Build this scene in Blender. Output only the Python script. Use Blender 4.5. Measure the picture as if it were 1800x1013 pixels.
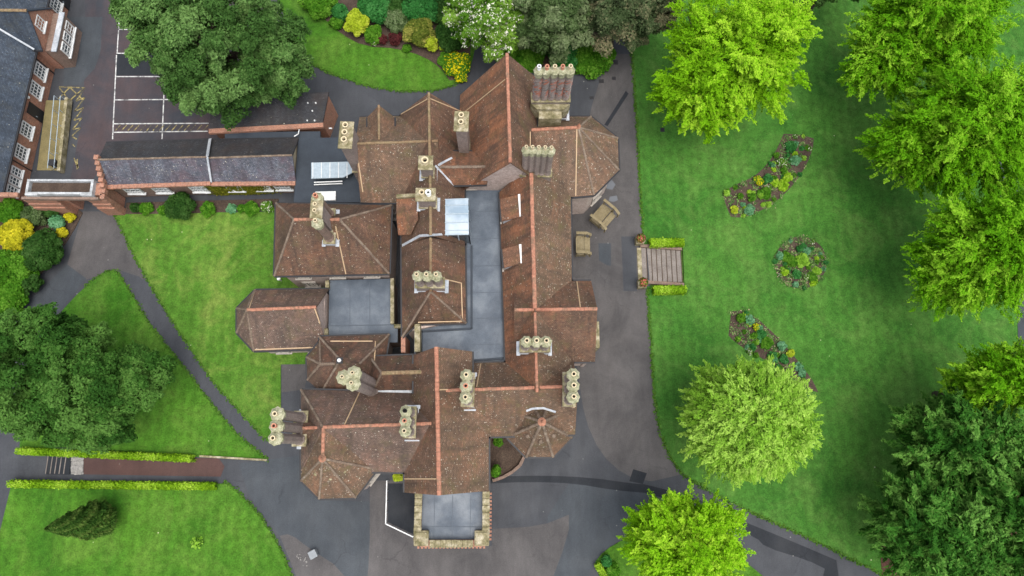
import bpy, math, random
import numpy as np
from mathutils import Vector, Matrix, geometry
from mathutils.bvhtree import BVHTree
for o in list(bpy.data.objects): bpy.data.objects.remove(o)
SC = bpy.context.scene
COL = SC.collection
# ------------------------------------------------------------------ camera, sky, sun, exposure
CAM_H, FPX = 62.0, 1200.0                     # drone height (m), focal length in photo pixels (1800 wide)
_n = Vector((882-900, -(790-506.5), -FPX)).normalized()
_Z = -_n
_X = (Vector((1, 0, 0)) - _Z*_Z.x).normalized()
_Y = _Z.cross(_X)
ROT = Matrix((_X, _Y, _Z))
cd = bpy.data.cameras.new('camera'); cd.sensor_width = 36; cd.lens = 36*FPX/1800; cd.clip_end = 3000
cam = bpy.data.objects.new('camera', cd); COL.objects.link(cam)
cam.matrix_world = Matrix.Translation((0, 0, CAM_H)) @ ROT.to_4x4()
SC.camera = cam
SUN_EL, SUN_AZ = math.radians(74), math.radians(150)   # azimuth from +Y clockwise
wd = bpy.data.worlds.new('World'); SC.world = wd; wd.use_nodes = True
wn = wd.node_tree.nodes; bg = wn['Background']
sky = wn.new('ShaderNodeTexSky'); sky.sky_type = 'NISHITA'; sky.sun_disc = False
sky.sun_elevation = SUN_EL; sky.sun_rotation = SUN_AZ; sky.air_density = 1.0; sky.dust_density = 4.0; sky.ozone_density = 1.0
hs = wn.new('ShaderNodeHueSaturation'); hs.inputs['Saturation'].default_value = .42   # cloud cover greys the sky light
wd.node_tree.links.new(sky.outputs[0], hs.inputs['Color']); wd.node_tree.links.new(hs.outputs[0], bg.inputs[0]); bg.inputs[1].default_value = 0.15
sl = bpy.data.lights.new('sun', 'SUN'); sl.energy = 1.0; sl.angle = math.radians(45); sl.color = (1, .96, .9)
so = bpy.data.objects.new('sun', sl); COL.objects.link(so)
so.rotation_euler = (math.pi/2-SUN_EL, 0, math.pi-SUN_AZ); so.location = (0, 0, 80)
vs = SC.view_settings; vs.view_transform = 'Standard'; vs.look = 'None'; vs.gamma = 1; vs.use_curve_mapping = False
vs.exposure = 1.05
SC.cycles.max_bounces = 6; SC.cycles.transparent_max_bounces = 4

# ------------------------------------------------------------------ helpers
def at(px, py, z=0.0):
    d = ROT @ Vector((px-900, -(py-506.5), -FPX)); t = (z-CAM_H)/d.z
    return Vector((d.x*t, d.y*t, z))
def S(t): t = min(1, max(0, t)); return t*t*(3-2*t)
_edge = [at(*q) for q in ((1105,-60),(1110,80),(1118,200),(1125,330),(1130,420),(1138,520),(1145,620),(1150,700),(1160,760),(1175,800))]
_ey = np.array([q.y for q in _edge][::-1]); _ex = np.array([q.x for q in _edge][::-1])
_y1, _y2 = at(1150, 790).y, at(1150, 640).y
_wy1, _wy2, _wx = at(60, 520).y, at(50, 730).y, at(132, 815).x
def hgt(x, y):
    e = S((y-_y1)/(_y2-_y1)) * min(1, max(0, (x-float(np.interp(y, _ey, _ex))-.1)/3.7))
    w = .75*S((_wy1-y)/(_wy1-_wy2)) * min(1, max(0, (_wx-x)/2.6))
    return -e-w
def gnd(px, py, off=0.0):
    z = 0.0
    for _ in range(6):
        q = at(px, py, z); z = hgt(q.x, q.y)
    return at(px, py, z+off)
def px2m(px, py, z, d): return (at(px+d, py, z)-at(px, py, z)).length

WL = {}
def tag(o, label=None, cat=None, group=None, kind=None):
    if label: o['label'] = label
    if cat: o['category'] = cat
    if group: o['group'] = group
    if kind: o['kind'] = kind
    return o
def empty(name, loc, label=None, cat=None, group=None):
    o = bpy.data.objects.new(name, None); COL.objects.link(o); o.location = loc; o.empty_display_size = .3
    WL[o.name] = Vector(loc); return tag(o, label, cat, group)
def link(me, name, mat, parent=None, loc=None):
    o = bpy.data.objects.new(name, me); COL.objects.link(o)
    if mat: me.materials.append(mat)
    if parent: o.parent = parent; WL[o.name] = WL[parent.name]
    else: o.location = loc or (0, 0, 0); WL[o.name] = Vector(loc or (0, 0, 0))
    return o
class MB:
    def __init__(s): s.v = []; s.f = []
    def add(s, vs_, fs):
        b = len(s.v); s.v += [Vector(q) for q in vs_]; s.f += [[b+i for i in f] for f in fs]; return s
    def box(s, c, sz, ax=None, rz=0.0):
        """box centred on c; ax = x-axis direction (world) or rz"""
        c = Vector(c)
        if ax is None: X = Vector((math.cos(rz), math.sin(rz), 0))
        else: X = Vector(ax).normalized()
        up = Vector((0, 0, 1))
        if abs(X.z) > .95: up = Vector((0, 1, 0))
        Yv = up.cross(X).normalized(); Zv = X.cross(Yv)
        v = [c+X*(sz[0]/2*i)+Yv*(sz[1]/2*j)+Zv*(sz[2]/2*k) for k in (-1, 1) for j in (-1, 1) for i in (-1, 1)]
        return s.add(v, [[0,2,3,1],[4,5,7,6],[0,1,5,4],[2,6,7,3],[0,4,6,2],[1,3,7,5]])
    def bar(s, a, b, w, h): 
        a = Vector(a); b = Vector(b); return s.box((a+b)/2, ((b-a).length, w, h), ax=b-a)
    def prism(s, pts, z0, z1):
        """pts 2d ring -> vertical prism; z1 may be list"""
        n = len(pts); z1 = z1 if isinstance(z1, (list, tuple)) else [z1]*n
        ar = sum(pts[i][0]*pts[(i+1)%n][1]-pts[(i+1)%n][0]*pts[i][1] for i in range(n))
        idx = list(range(n)) if ar > 0 else list(range(n))[::-1]
        v = [(pts[i][0], pts[i][1], z0) for i in idx]+[(pts[i][0], pts[i][1], z1[i]) for i in idx]
        fs = [list(range(n))[::-1], list(range(n, 2*n))]+[[i, (i+1)%n, n+(i+1)%n, n+i] for i in range(n)]
        return s.add(v, fs)
    def lathe(s, c, prof, n=8, rot=0.0, star=0.0, cap=True):
        """prof: list of (r,z) going up, closed at both ends"""
        c = Vector(c); b = len(s.v)
        for r, z in prof:
            for k in range(n):
                a = rot+2*math.pi*k/n; rr = r*(1-star*(k % 2))
                s.v.append(c+Vector((rr*math.cos(a), rr*math.sin(a), z)))
        for i in range(len(prof)-1):
            for k in range(n): s.f.append([b+i*n+k, b+i*n+(k+1)%n, b+(i+1)*n+(k+1)%n, b+(i+1)*n+k])
        if cap:
            s.f.append([b+k for k in range(n)][::-1]); e = b+(len(prof)-1)*n; s.f.append([e+k for k in range(n)])
        return s
    def tube(s, pts, rad, n=6):
        pts = [Vector(q) for q in pts]; b = len(s.v)
        for i, q in enumerate(pts):
            t = (pts[min(i+1, len(pts)-1)]-pts[max(i-1, 0)]).normalized()
            u = t.cross(Vector((0, 0, 1)) if abs(t.z) < .9 else Vector((1, 0, 0))).normalized(); w = t.cross(u)
            r = rad[i] if isinstance(rad, (list, tuple)) else rad
            for k in range(n):
                a = 2*math.pi*k/n; s.v.append(q+u*(r*math.cos(a))+w*(r*math.sin(a)))
        for i in range(len(pts)-1):
            for k in range(n): s.f.append([b+i*n+k, b+(i+1)*n+k, b+(i+1)*n+(k+1)%n, b+i*n+(k+1)%n])
        s.f.append([b+k for k in range(n)]); e = b+(len(pts)-1)*n; s.f.append([e+k for k in range(n)][::-1])
        return s
    def build(s, name, mat, parent=None, loc=None, smooth=False, bevel=0.0):
        off = WL[parent.name] if parent else Vector(loc or (0, 0, 0))
        me = bpy.data.meshes.new(name)
        me.from_pydata([tuple(q-off) for q in s.v], [], s.f)
        autouv(me)
        if smooth: me.polygons.foreach_set('use_smooth', [True]*len(me.polygons))
        o = link(me, name, mat, parent, loc)
        if bevel:
            m = o.modifiers.new('bevel', 'BEVEL'); m.width = bevel; m.segments = 1; m.limit_method = 'ANGLE'
        return o
def autouv(me):
    uv = me.uv_layers.new(name='UVMap').data
    for p in me.polygons:
        n = p.normal
        u = Vector((-n.y, n.x, 0)); u = Vector((1, 0, 0)) if u.length < .05 else u.normalized()
        w = n.cross(u)
        for li in p.loop_indices:
            co = me.vertices[me.loops[li].vertex_index].co; uv[li].uv = (co.dot(u), co.dot(w))

# ------------------------------------------------------------------ materials
def newmat(name):
    m = bpy.data.materials.new(name); m.use_nodes = True; nt = m.node_tree
    return m, nt, nt.nodes['Principled BSDF']
def nd(nt, t, **kw):
    n = nt.nodes.new(t)
    for k, v in kw.items():
        if k.startswith('_'): setattr(n, k[1:], v)
        else:
            k2 = int(k[1:]) if k[0] == 'i' and k[1:].isdigit() else k.replace('__', ' ')
            if hasattr(v, 'is_linked') or isinstance(v, bpy.types.NodeSocket): nt.links.new(v, n.inputs[k2])
            else: n.inputs[k2].default_value = v
    return n
def ramp(nt, fac, stops, interp='LINEAR'):
    r = nt.nodes.new('ShaderNodeValToRGB'); r.color_ramp.interpolation = interp; e = r.color_ramp.elements
    while len(e) > 1: e.remove(e[0])
    e[0].position = stops[0][0]; e[0].color = tuple(stops[0][1])+(1,)
    for p_, c in stops[1:]:
        q = e.new(p_); q.color = tuple(c)+(1,)
    nt.links.new(fac, r.inputs[0]); return r.outputs[0]
def mixc(nt, fac, a, b, mode='MIX'):
    n = nt.nodes.new('ShaderNodeMix'); n.data_type = 'RGBA'; n.blend_type = mode
    for sk, v in ((n.inputs[0], fac), (n.inputs[6], a), (n.inputs[7], b)):
        if isinstance(v, bpy.types.NodeSocket): nt.links.new(v, sk)
        elif isinstance(v, (int, float)): sk.default_value = v
        else: sk.default_value = tuple(v)+(1,)
    return n.outputs[2]
def noise(nt, vec, scale, detail=4, rough=.55, out=0, dist=0.0):
    n = nd(nt, 'ShaderNodeTexNoise', Scale=scale, Detail=detail, Roughness=rough, Distortion=dist)
    if vec is not None: nt.links.new(vec, n.inputs['Vector'])
    return n.outputs[out]
def pos(nt): return nt.nodes.new('ShaderNodeNewGeometry').outputs['Position']
def uvs(nt): return nt.nodes.new('ShaderNodeTexCoord').outputs['UV']
def scaled(nt, vec, sc):
    m = nd(nt, 'ShaderNodeMapping'); m.inputs['Scale'].default_value = sc; nt.links.new(vec, m.inputs['Vector']); return m.outputs[0]
def bump(nt, bs, h, strength=.4, dist=.03):
    b = nd(nt, 'ShaderNodeBump', Strength=strength, Distance=dist); nt.links.new(h, b.inputs['Height']); nt.links.new(b.outputs[0], bs.inputs['Normal'])
def gray(v): return (v, v, v)
def surf(name, stops, scale=1.0, fine=12.0, rough=.8, bs=.35, var=.25, bd=.02, spec=.3, roughvar=None):
    m, nt, b = newmat(name); p_ = pos(nt)
    c = ramp(nt, noise(nt, p_, scale, 6, .6), stops)
    f = noise(nt, p_, fine, 3, .6)
    c = mixc(nt, 1.0, c, ramp(nt, f, [(.25, gray(1-var)), (.75, gray(1+var*.6))]), 'MULTIPLY')
    nt.links.new(c, b.inputs['Base Color']); b.inputs['Roughness'].default_value = rough; b.inputs['Specular IOR Level'].default_value = spec
    if roughvar: nt.links.new(ramp(nt, noise(nt, p_, roughvar[0], 3), [(.42, gray(roughvar[1])), (.6, gray(rough))]), b.inputs['Roughness'])
    bump(nt, b, f, bs, bd); return m
def tile_mat(name, c1, c2, stain, lichen=.5, moss=.5, red=(.16, .055, .03), redamt=.3):
    m, nt, b = newmat(name); u = uvs(nt); p_ = pos(nt)
    br = nd(nt, 'ShaderNodeTexBrick', Color1=c1+(1,), Color2=c2+(1,), Mortar=tuple(x*.5 for x in c1)+(1,), Scale=1.0)
    br.inputs['Mortar Size'].default_value = .012; br.inputs['Brick Width'].default_value = .17; br.inputs['Row Height'].default_value = .11
    nt.links.new(u, br.inputs['Vector'])
    c = br.outputs[0]
    # pinkish, newer and weathered areas
    c = mixc(nt, 1.0, c, ramp(nt, noise(nt, p_, .28, 6, .7, dist=.6), [(.3, (.62, .6, .6)), (.5, gray(1.0)), (.7, (1.45, 1.36, 1.3))]), 'MULTIPLY')
    c = mixc(nt, ramp(nt, noise(nt, p_, .5, 6, .7, dist=.4), [(.52-.1*redamt, gray(0)), (.66, gray(min(1, redamt*1.9)))]), c, red)
    st = noise(nt, scaled(nt, u, (1.5, .2, 1)), 1.0, 6, .7)
    c = mixc(nt, ramp(nt, st, [(.46, gray(0)), (.64, gray(.85))]), c, stain)
    tn = nd(nt, 'ShaderNodeTexWhiteNoise', _noise_dimensions='2D')
    sn = nd(nt, 'ShaderNodeVectorMath', _operation='FLOOR'); nt.links.new(scaled(nt, u, (5.9, 9.1, 1)), sn.inputs[0]); nt.links.new(sn.outputs[0], tn.inputs['Vector'])
    c = mixc(nt, 1.0, c, ramp(nt, tn.outputs['Value'], [(0, gray(.84)), (.9, gray(1.1)), (1, gray(1.4))]), 'MULTIPLY')
    c = mixc(nt, ramp(nt, noise(nt, p_, .8, 7, .75), [(.52, gray(0)), (.68, gray(moss))]), c, (.10, .088, .035))
    zone = ramp(nt, noise(nt, p_, .35, 4), [(.36, gray(.12)), (.58, gray(1))])
    for sc_, rad, amt in ((3.3, .2, .42), (7.0, .26, .34)):
        vo = nd(nt, 'ShaderNodeTexVoronoi', Scale=sc_, Randomness=1.0); nt.links.new(u, vo.inputs['Vector'])
        d = ramp(nt, vo.outputs['Distance'], [(rad*.6, gray(1)), (rad, gray(0))])
        k = ramp(nt, nd(nt, 'ShaderNodeSeparateColor', Color=vo.outputs['Color']).outputs[0], [(1-amt*lichen, gray(0)), (1-amt*lichen+.02, gray(1))])
        c = mixc(nt, mixc(nt, 1.0, mixc(nt, 1.0, d, k, 'MULTIPLY'), zone, 'MULTIPLY'), c, (.40, .38, .31))
    nt.links.new(c, b.inputs['Base Color']); b.inputs['Roughness'].default_value = .75; b.inputs['Specular IOR Level'].default_value = .25
    h = nd(nt, 'ShaderNodeMath', _operation='ADD'); nt.links.new(br.outputs['Fac'], h.inputs[0]); nt.links.new(tn.outputs['Value'], h.inputs[1])
    bump(nt, b, h.outputs[0], .6, .025); return m
def brick_mat(name, c1, c2, mortar, dirt=.4):
    m, nt, b = newmat(name); u = uvs(nt); p_ = pos(nt)
    br = nd(nt, 'ShaderNodeTexBrick', Color1=c1+(1,), Color2=c2+(1,), Mortar=mortar+(1,), Scale=1.0)
    br.inputs['Mortar Size'].default_value = .01; br.inputs['Brick Width'].default_value = .225; br.inputs['Row Height'].default_value = .075
    nt.links.new(u, br.inputs['Vector'])
    c = mixc(nt, ramp(nt, noise(nt, p_, 1.1, 5, .65), [(.45, gray(0)), (.75, gray(dirt))]), br.outputs[0], (.07, .065, .05))
    c = mixc(nt, 1.0, c, ramp(nt, noise(nt, p_, 7, 3), [(.3, gray(.75)), (.7, gray(1.2))]), 'MULTIPLY')
    nt.links.new(c, b.inputs['Base Color']); b.inputs['Roughness'].default_value = .85
    bump(nt, b, br.outputs['Fac'], .4, -.01); return m
def leaf_mat(name, dark, mid, light, trans=.35, flower=None):
    m, nt, b = newmat(name)
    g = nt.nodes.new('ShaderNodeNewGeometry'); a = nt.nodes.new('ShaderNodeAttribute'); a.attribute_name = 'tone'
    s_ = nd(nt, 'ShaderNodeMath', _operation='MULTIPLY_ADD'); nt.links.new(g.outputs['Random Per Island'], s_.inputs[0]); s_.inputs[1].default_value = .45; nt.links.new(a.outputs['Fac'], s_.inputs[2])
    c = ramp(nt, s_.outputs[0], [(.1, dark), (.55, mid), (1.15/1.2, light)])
    if flower:
        c = mixc(nt, ramp(nt, g.outputs['Random Per Island'], [(1-flower[1]-.001, gray(0)), (1-flower[1], gray(1))]), c, flower[0])
    nt.links.new(c, b.inputs['Base Color']); b.inputs['Roughness'].default_value = .75; b.inputs['Specular IOR Level'].default_value = .04
    t = nd(nt, 'ShaderNodeBsdfTranslucent'); nt.links.new(c, t.inputs[0])
    mx = nd(nt, 'ShaderNodeMixShader'); mx.inputs[0].default_value = trans
    nt.links.new(b.outputs[0], mx.inputs[1]); nt.links.new(t.outputs[0], mx.inputs[2])
    nt.links.new(mx.outputs[0], nt.nodes['Material Output'].inputs[0]); return m
def lawn_mat(name, a, b_, dry, dryamt):
    m, nt, b = newmat(name); p_ = pos(nt)
    c = ramp(nt, noise(nt, p_, .16, 6, .62, dist=.6), [(.34, a), (.62, b_)])
    c = mixc(nt, ramp(nt, noise(nt, p_, .33, 7, .68, dist=.8), [(.46, gray(0)), (.66, gray(dryamt))]), c, dry)
    mow = nd(nt, 'ShaderNodeTexWave', Scale=.32, Distortion=1.2, Detail=1.0); mow.bands_direction = 'X'; nt.links.new(p_, mow.inputs['Vector'])
    c = mixc(nt, 1.0, c, ramp(nt, mow.outputs['Fac'], [(0, gray(.94)), (1, gray(1.05))]), 'MULTIPLY')
    f = noise(nt, p_, 9, 5, .75)
    c = mixc(nt, 1.0, c, ramp(nt, f, [(.28, gray(.55)), (.72, gray(1.4))]), 'MULTIPLY')
    f2 = noise(nt, p_, 1.7, 5, .7)
    c = mixc(nt, 1.0, c, ramp(nt, f2, [(.28, gray(.68)), (.72, gray(1.25))]), 'MULTIPLY')
    vo = nd(nt, 'ShaderNodeTexVoronoi', Scale=1.3); nt.links.new(p_, vo.inputs['Vector'])
    c = mixc(nt, mixc(nt, 1.0, ramp(nt, vo.outputs['Distance'], [(.05, gray(1)), (.09, gray(0))]), ramp(nt, nd(nt, 'ShaderNodeSeparateColor', Color=vo.outputs['Color']).outputs[1], [(.9, gray(0)), (.93, gray(.8))]), 'MULTIPLY'), c, (.4, .42, .25))
    nt.links.new(c, b.inputs['Base Color']); b.inputs['Roughness'].default_value = .9; b.inputs['Specular IOR Level'].default_value = .1
    bump(nt, b, f, .8, .05); return m
def flat(name, c, rough=.5, metal=0.0, var=.12, scale=5):
    return surf(name, [(.3, tuple(x*(1-var) for x in c)), (.7, tuple(min(1, x*(1+var)) for x in c))], scale, 30, rough, .1, .1, .005)
def asphalt(name, a, b_, wet=.35):
    m, nt, b = newmat(name); p_ = pos(nt)
    c = ramp(nt, noise(nt, p_, .22, 7, .68, dist=.5), [(.33, a), (.67, b_)])
    st = noise(nt, scaled(nt, p_, (.9, .25, 1)), 1.0, 5, .7)
    c = mixc(nt, 1.0, c, ramp(nt, st, [(.3, gray(.84)), (.7, gray(1.12))]), 'MULTIPLY')
    f = noise(nt, p_, 14, 4, .75)
    c = mixc(nt, 1.0, c, ramp(nt, f, [(.3, gray(.78)), (.72, gray(1.25))]), 'MULTIPLY')
    vo = nd(nt, 'ShaderNodeTexVoronoi', Scale=.9); nt.links.new(p_, vo.inputs['Vector'])
    c = mixc(nt, mixc(nt, 1.0, ramp(nt, vo.outputs['Distance'], [(.03, gray(1)), (.06, gray(0))]), ramp(nt, nd(nt, 'ShaderNodeSeparateColor', Color=vo.outputs['Color']).outputs[2], [(.88, gray(0)), (.9, gray(.7))]), 'MULTIPLY'), c, (.22, .22, .2))
    wv = nd(nt, 'ShaderNodeVectorMath', _operation='MULTIPLY_ADD'); nt.links.new(noise(nt, p_, 1.3, 3, .6, out=1), wv.inputs[0]); wv.inputs[1].default_value = (.9, .9, 0); nt.links.new(p_, wv.inputs[2])
    ve = nd(nt, 'ShaderNodeTexVoronoi', _feature='DISTANCE_TO_EDGE', Scale=.22); nt.links.new(wv.outputs[0], ve.inputs['Vector'])
    crack = mixc(nt, 1.0, ramp(nt, ve.outputs['Distance'], [(.003, gray(1)), (.011, gray(0))]), ramp(nt, noise(nt, p_, .3, 2), [(.54, gray(0)), (.62, gray(.3))]), 'MULTIPLY')
    c = mixc(nt, crack, c, tuple(x*.35 for x in a))
    nt.links.new(c, b.inputs['Base Color'])
    nt.links.new(ramp(nt, noise(nt, p_, .35, 4), [(.35, gray(max(.6, wet))), (.6, gray(.8))]), b.inputs['Roughness']); b.inputs['Specular IOR Level'].default_value = .2
    bump(nt, b, f, .3, .012); return m

M = {}
M['tile'] = tile_mat('tile_brown', (0.1144, 0.0691, 0.0465), (0.1627, 0.0975, 0.0666), (0.0631, 0.0416, 0.0301), .6, .5, (0.1951, 0.0889, 0.0502), .35)
M['tile_lichen'] = tile_mat('tile_lichen', (0.1213, 0.0794, 0.0529), (0.1795, 0.1164, 0.0784), (0.0779, 0.0549, 0.0383), 1.0, .7, (0.1951, 0.0993, 0.0584), .35)
M['tile_red'] = tile_mat('tile_red', (0.1577, 0.0833, 0.0520), (0.2169, 0.1164, 0.0720), (0.0759, 0.0473, 0.0337), .35, .45, (0.2602, 0.1098, 0.0556), .65)
M['tile_dark'] = tile_mat('tile_dark', (0.0995, 0.0625, 0.0456), (0.1410, 0.0870, 0.0620), (0.0543, 0.0388, 0.0292), .35, .55, (0.1735, 0.0785, 0.0465), .45)
M['tile_violet'] = tile_mat('tile_violet', (0.1144, 0.0794, 0.0629), (0.1646, 0.1145, 0.0903), (0.0720, 0.0520, 0.0420), .5, .4, (0.1843, 0.0993, 0.0684), .3)
M['ridge'] = surf('ridge_terracotta', [(.3, (.27, .115, .072)), (.5, (.36, .165, .105)), (.66, (.21, .125, .08))], 1.1, 6, .8, .3, .4)
M['hip'] = surf('hip_tile', [(.3, (.11, .08, .058)), (.55, (.18, .135, .10)), (.7, (.25, .21, .16))], 1.5, 8, .85, .3, .4)
M['ridge_moss'] = surf('ridge_mossy', [(.3, (.17, .10, .055)), (.55, (.22, .16, .09)), (.8, (.13, .115, .05))], 1.5, 8, .85, .3, .4)
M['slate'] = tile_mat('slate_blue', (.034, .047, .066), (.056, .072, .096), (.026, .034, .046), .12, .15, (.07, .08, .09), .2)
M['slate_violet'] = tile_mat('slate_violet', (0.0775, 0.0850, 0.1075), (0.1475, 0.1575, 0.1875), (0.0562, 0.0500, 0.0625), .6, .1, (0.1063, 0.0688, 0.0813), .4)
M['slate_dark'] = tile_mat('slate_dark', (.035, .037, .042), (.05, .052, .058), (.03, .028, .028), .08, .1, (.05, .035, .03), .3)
M['brick'] = brick_mat('brick_pink', (.37, .275, .235), (.47, .36, .315), (.42, .38, .34), .2)
M['brick_red'] = brick_mat('brick_red', (.26, .085, .045), (.36, .14, .075), (.3, .24, .19), .35)
M['brick_brown'] = brick_mat('brick_brown', (.15, .085, .06), (.22, .13, .095), (.2, .17, .14), .5)
M['shaft'] = brick_mat('brick_shaft', (.16, .115, .10), (.235, .175, .155), (.27, .24, .21), .45)
M['cap'] = surf('lichen_stone', [(.3, (.16, .16, .085)), (.5, (.30, .295, .185)), (.7, (.43, .41, .29))], 3, 14, .9, .5, .5)
M['stone'] = surf('mossy_stone', [(.32, (.11, .10, .045)), (.5, (.23, .20, .115)), (.68, (.40, .36, .26))], 1.8, 9, .9, .5, .4)
M['pot'] = flat('terracotta_pot', (.42, .19, .12), .8)
M['pot_buff'] = flat('buff_pot', (.50, .42, .27), .8)
M['soot'] = flat('soot', (.012, .011, .01), .95)
M['lead'] = surf('lead_sheet', [(.3, (.26, .29, .32)), (.7, (.48, .5, .52))], 1.2, 8, .5, .2, .3)
M['felt'] = surf('roof_felt', [(.34, (0.0541, 0.0697, 0.0903)), (.5, (0.0820, 0.1008, 0.1247)), (.66, (0.1312, 0.1529, 0.1763))], .45, 16, .62, .2, .22, roughvar=(.6, .35))
M['felt_dark'] = surf('roof_felt_dark', [(.3, (0.0230, 0.0302, 0.0404)), (.7, (0.0369, 0.0470, 0.0602))], .7, 16, .65, .2, .25)
M['tape'] = flat('copper_tape', (.42, .30, .18), .6)
M['white'] = flat('white_paint', (.62, .63, .62), .5)
M['coping_w'] = surf('weathered_white', [(.35, (.26, .27, .27)), (.6, (.44, .46, .47))], 1.5, 9, .7, .2, .35)
M['cream'] = flat('cream_render', (.42, .36, .25), .85)
M['metal'] = flat('grey_metal', (.30, .36, .40), .5)
M['box'] = flat('box_grey', (.2, .215, .225), .6)
M['black'] = flat('black_paint', (.02, .02, .022), .5)
M['wood'] = surf('weathered_wood', [(.3, (.15, .12, .06)), (.6, (.22, .18, .105)), (.8, (.18, .16, .105))], 1.6, 12, .8, .3, .3)
M['soil'] = surf('soil', [(.3, (.045, .03, .022)), (.6, (.075, .052, .038)), (.8, (.10, .08, .06))], .8, 9, .95, .8, .5, .06)
M['soil_red'] = surf('needle_litter', [(.3, (.06, .028, .02)), (.7, (.10, .045, .03))], .8, 9, .95, .8, .4, .05)
M['asph'] = asphalt('asphalt', (.038, .041, .047), (.054, .057, .063))
M['asph_brown'] = asphalt('asphalt_brown', (.050, .0475, .048), (.086, .080, .078), .3)
M['asph_red'] = asphalt('asphalt_red', (0.0305, 0.0359, 0.0443), (0.0664, 0.0467, 0.0478))
M['asph_blue'] = asphalt('asphalt_blue', (.037, .043, .050), (.053, .060, .067), .4)
M['asph_dark'] = asphalt('asphalt_dark', (0.0144, 0.0170, 0.0213), (0.0206, 0.0233, 0.0275), .6)
M['path_red'] = asphalt('path_red', (0.0592, 0.0323, 0.0283), (0.0807, 0.0448, 0.0381), .6)
M['yellow'] = surf('yellow_paint', [(.42, (.06, .055, .045)), (.62, (.33, .27, .10))], 2.2, 12, .8, .2, .5)
M['wline'] = surf('worn_white_paint', [(.36, (.10, .10, .10)), (.5, (.44, .44, .43)), (.6, (.55, .55, .53))], 1.8, 12, .7, .2, .3)
M['paving'] = surf('step_stone', [(.3, (.14, .12, .105)), (.7, (.215, .19, .17))], 1.2, 10, .85, .3, .3)
M['ramp'] = surf('ramp_mossy', [(.3, (.13, .11, .05)), (.7, (.22, .18, .08))], .9, 12, .85, .3, .3)
M['bark'] = surf('bark', [(.3, (.05, .038, .028)), (.7, (.11, .085, .065))], 4, 20, .95, .8, .4)
M['lawn_w'] = lawn_mat('lawn_west', (0.0420, 0.1183, 0.0109), (0.0739, 0.1645, 0.0202), (0.1512, 0.2033, 0.0420), .7)
M['lawn'] = lawn_mat('lawn', (0.0293, 0.1032, 0.0080), (0.0569, 0.1469, 0.0132), (0.0976, 0.1750, 0.0265), .5)
M['lawn_e'] = lawn_mat('lawn_east', (0.0308, 0.1107, 0.0145), (0.0529, 0.1489, 0.0213), (0.0982, 0.1810, 0.0388), .5)
M['grass'] = lawn_mat('rough_grass', (.035, .09, .015), (.055, .12, .02), (.09, .12, .03), .4)
g_, gn, gb = newmat('window_glass'); gb.inputs['Base Color'].default_value = (.05, .065, .075, 1); gb.inputs['Roughness'].default_value = .08; M['glass'] = g_
g_, gn, gb = newmat('puddle_painted_sheen'); gb.inputs['Base Color'].default_value = (.105, .112, .122, 1); gb.inputs['Roughness'].default_value = .12; M['puddle'] = g_  # pale grey base colour paints the bright sky reflection into the puddles
g_, gn, gb = newmat('roof_glass')
_c = ramp(gn, noise(gn, pos(gn), .6, 4), [(.35, (.20, .27, .33)), (.65, (.40, .46, .51))]); gn.links.new(_c, gb.inputs['Base Color']); gb.inputs['Roughness'].default_value = .25; M['rglass'] = g_
M['felt_joint'] = flat('felt_joint', (.070, .086, .106), .6)
M['frame'] = flat('stone_frame', (.36, .33, .29), .7)
M['spiral'] = surf('spiral_brick', [(.36, (.12, .11, .105)), (.5, (.20, .17, .155)), (.58, (.24, .085, .055)), (.7, (.2, .07, .045))], 1.6, 9, .85, .3, .4)
M['cobble'] = flat('cobble_stone', (.22, .21, .195), .8, var=.3)
M['lamp'] = flat('white_plastic', (.78, .8, .78), .4)
M['flower_red'] = flat('flower_red', (.35, .07, .06), .7)
# foliage
L = {}
L['sage'] = leaf_mat('leaf_sage', (0.0204, 0.0543, 0.0105), (0.0476, 0.1086, 0.0232), (0.1190, 0.2134, 0.0600), .12)
L['cedar'] = leaf_mat('leaf_cedar', (0.0153, 0.0534, 0.0075), (0.0357, 0.1018, 0.0150), (0.0765, 0.1649, 0.0315), .12)
L['lime'] = leaf_mat('leaf_lime', (.095, .245, .004), (.185, .41, .008), (.34, .55, .035), .3)
L['fresh'] = leaf_mat('leaf_fresh', (.05, .17, .003), (.115, .31, .006), (.25, .46, .03), .3)
L['pale'] = leaf_mat('leaf_pale', (.11, .245, .018), (.20, .39, .034), (.35, .54, .09), .3)
L['yew'] = leaf_mat('leaf_yew', (0.0104, 0.0486, 0.0052), (0.0304, 0.1098, 0.0117), (0.1040, 0.2250, 0.0390), .1)
L['dull'] = leaf_mat('leaf_dull', (.026, .050, .014), (.055, .092, .030), (.14, .18, .085), .15)
L['brown'] = leaf_mat('leaf_brown', (.030, .052, .018), (.062, .09, .038), (.20, .18, .10), .15)
L['mid'] = leaf_mat('leaf_mid', (.025, .095, .006), (.055, .165, .010), (.13, .27, .03), .25)
L['emerald'] = leaf_mat('leaf_emerald', (.012, .070, .012), (.026, .13, .026), (.07, .22, .06), .2)
L['dark'] = leaf_mat('leaf_dark', (.010, .034, .006), (.022, .062, .010), (.05, .105, .025), .12)
L['yellow'] = leaf_mat('leaf_yellow', (.19, .20, .010), (.38, .36, .015), (.60, .52, .03), .25)
L['ylime'] = leaf_mat('leaf_yellow_lime', (.18, .26, .012), (.33, .42, .022), (.50, .55, .07), .25)
L['olive'] = leaf_mat('leaf_olive', (.045, .075, .010), (.10, .13, .018), (.28, .26, .06), .2)
L['red'] = leaf_mat('leaf_red', (.03, .010, .010), (.07, .018, .018), (.12, .03, .03), .2)
L['blue'] = leaf_mat('leaf_bluegreen', (.035, .12, .045), (.085, .23, .10), (.18, .36, .20), .2)
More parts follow.
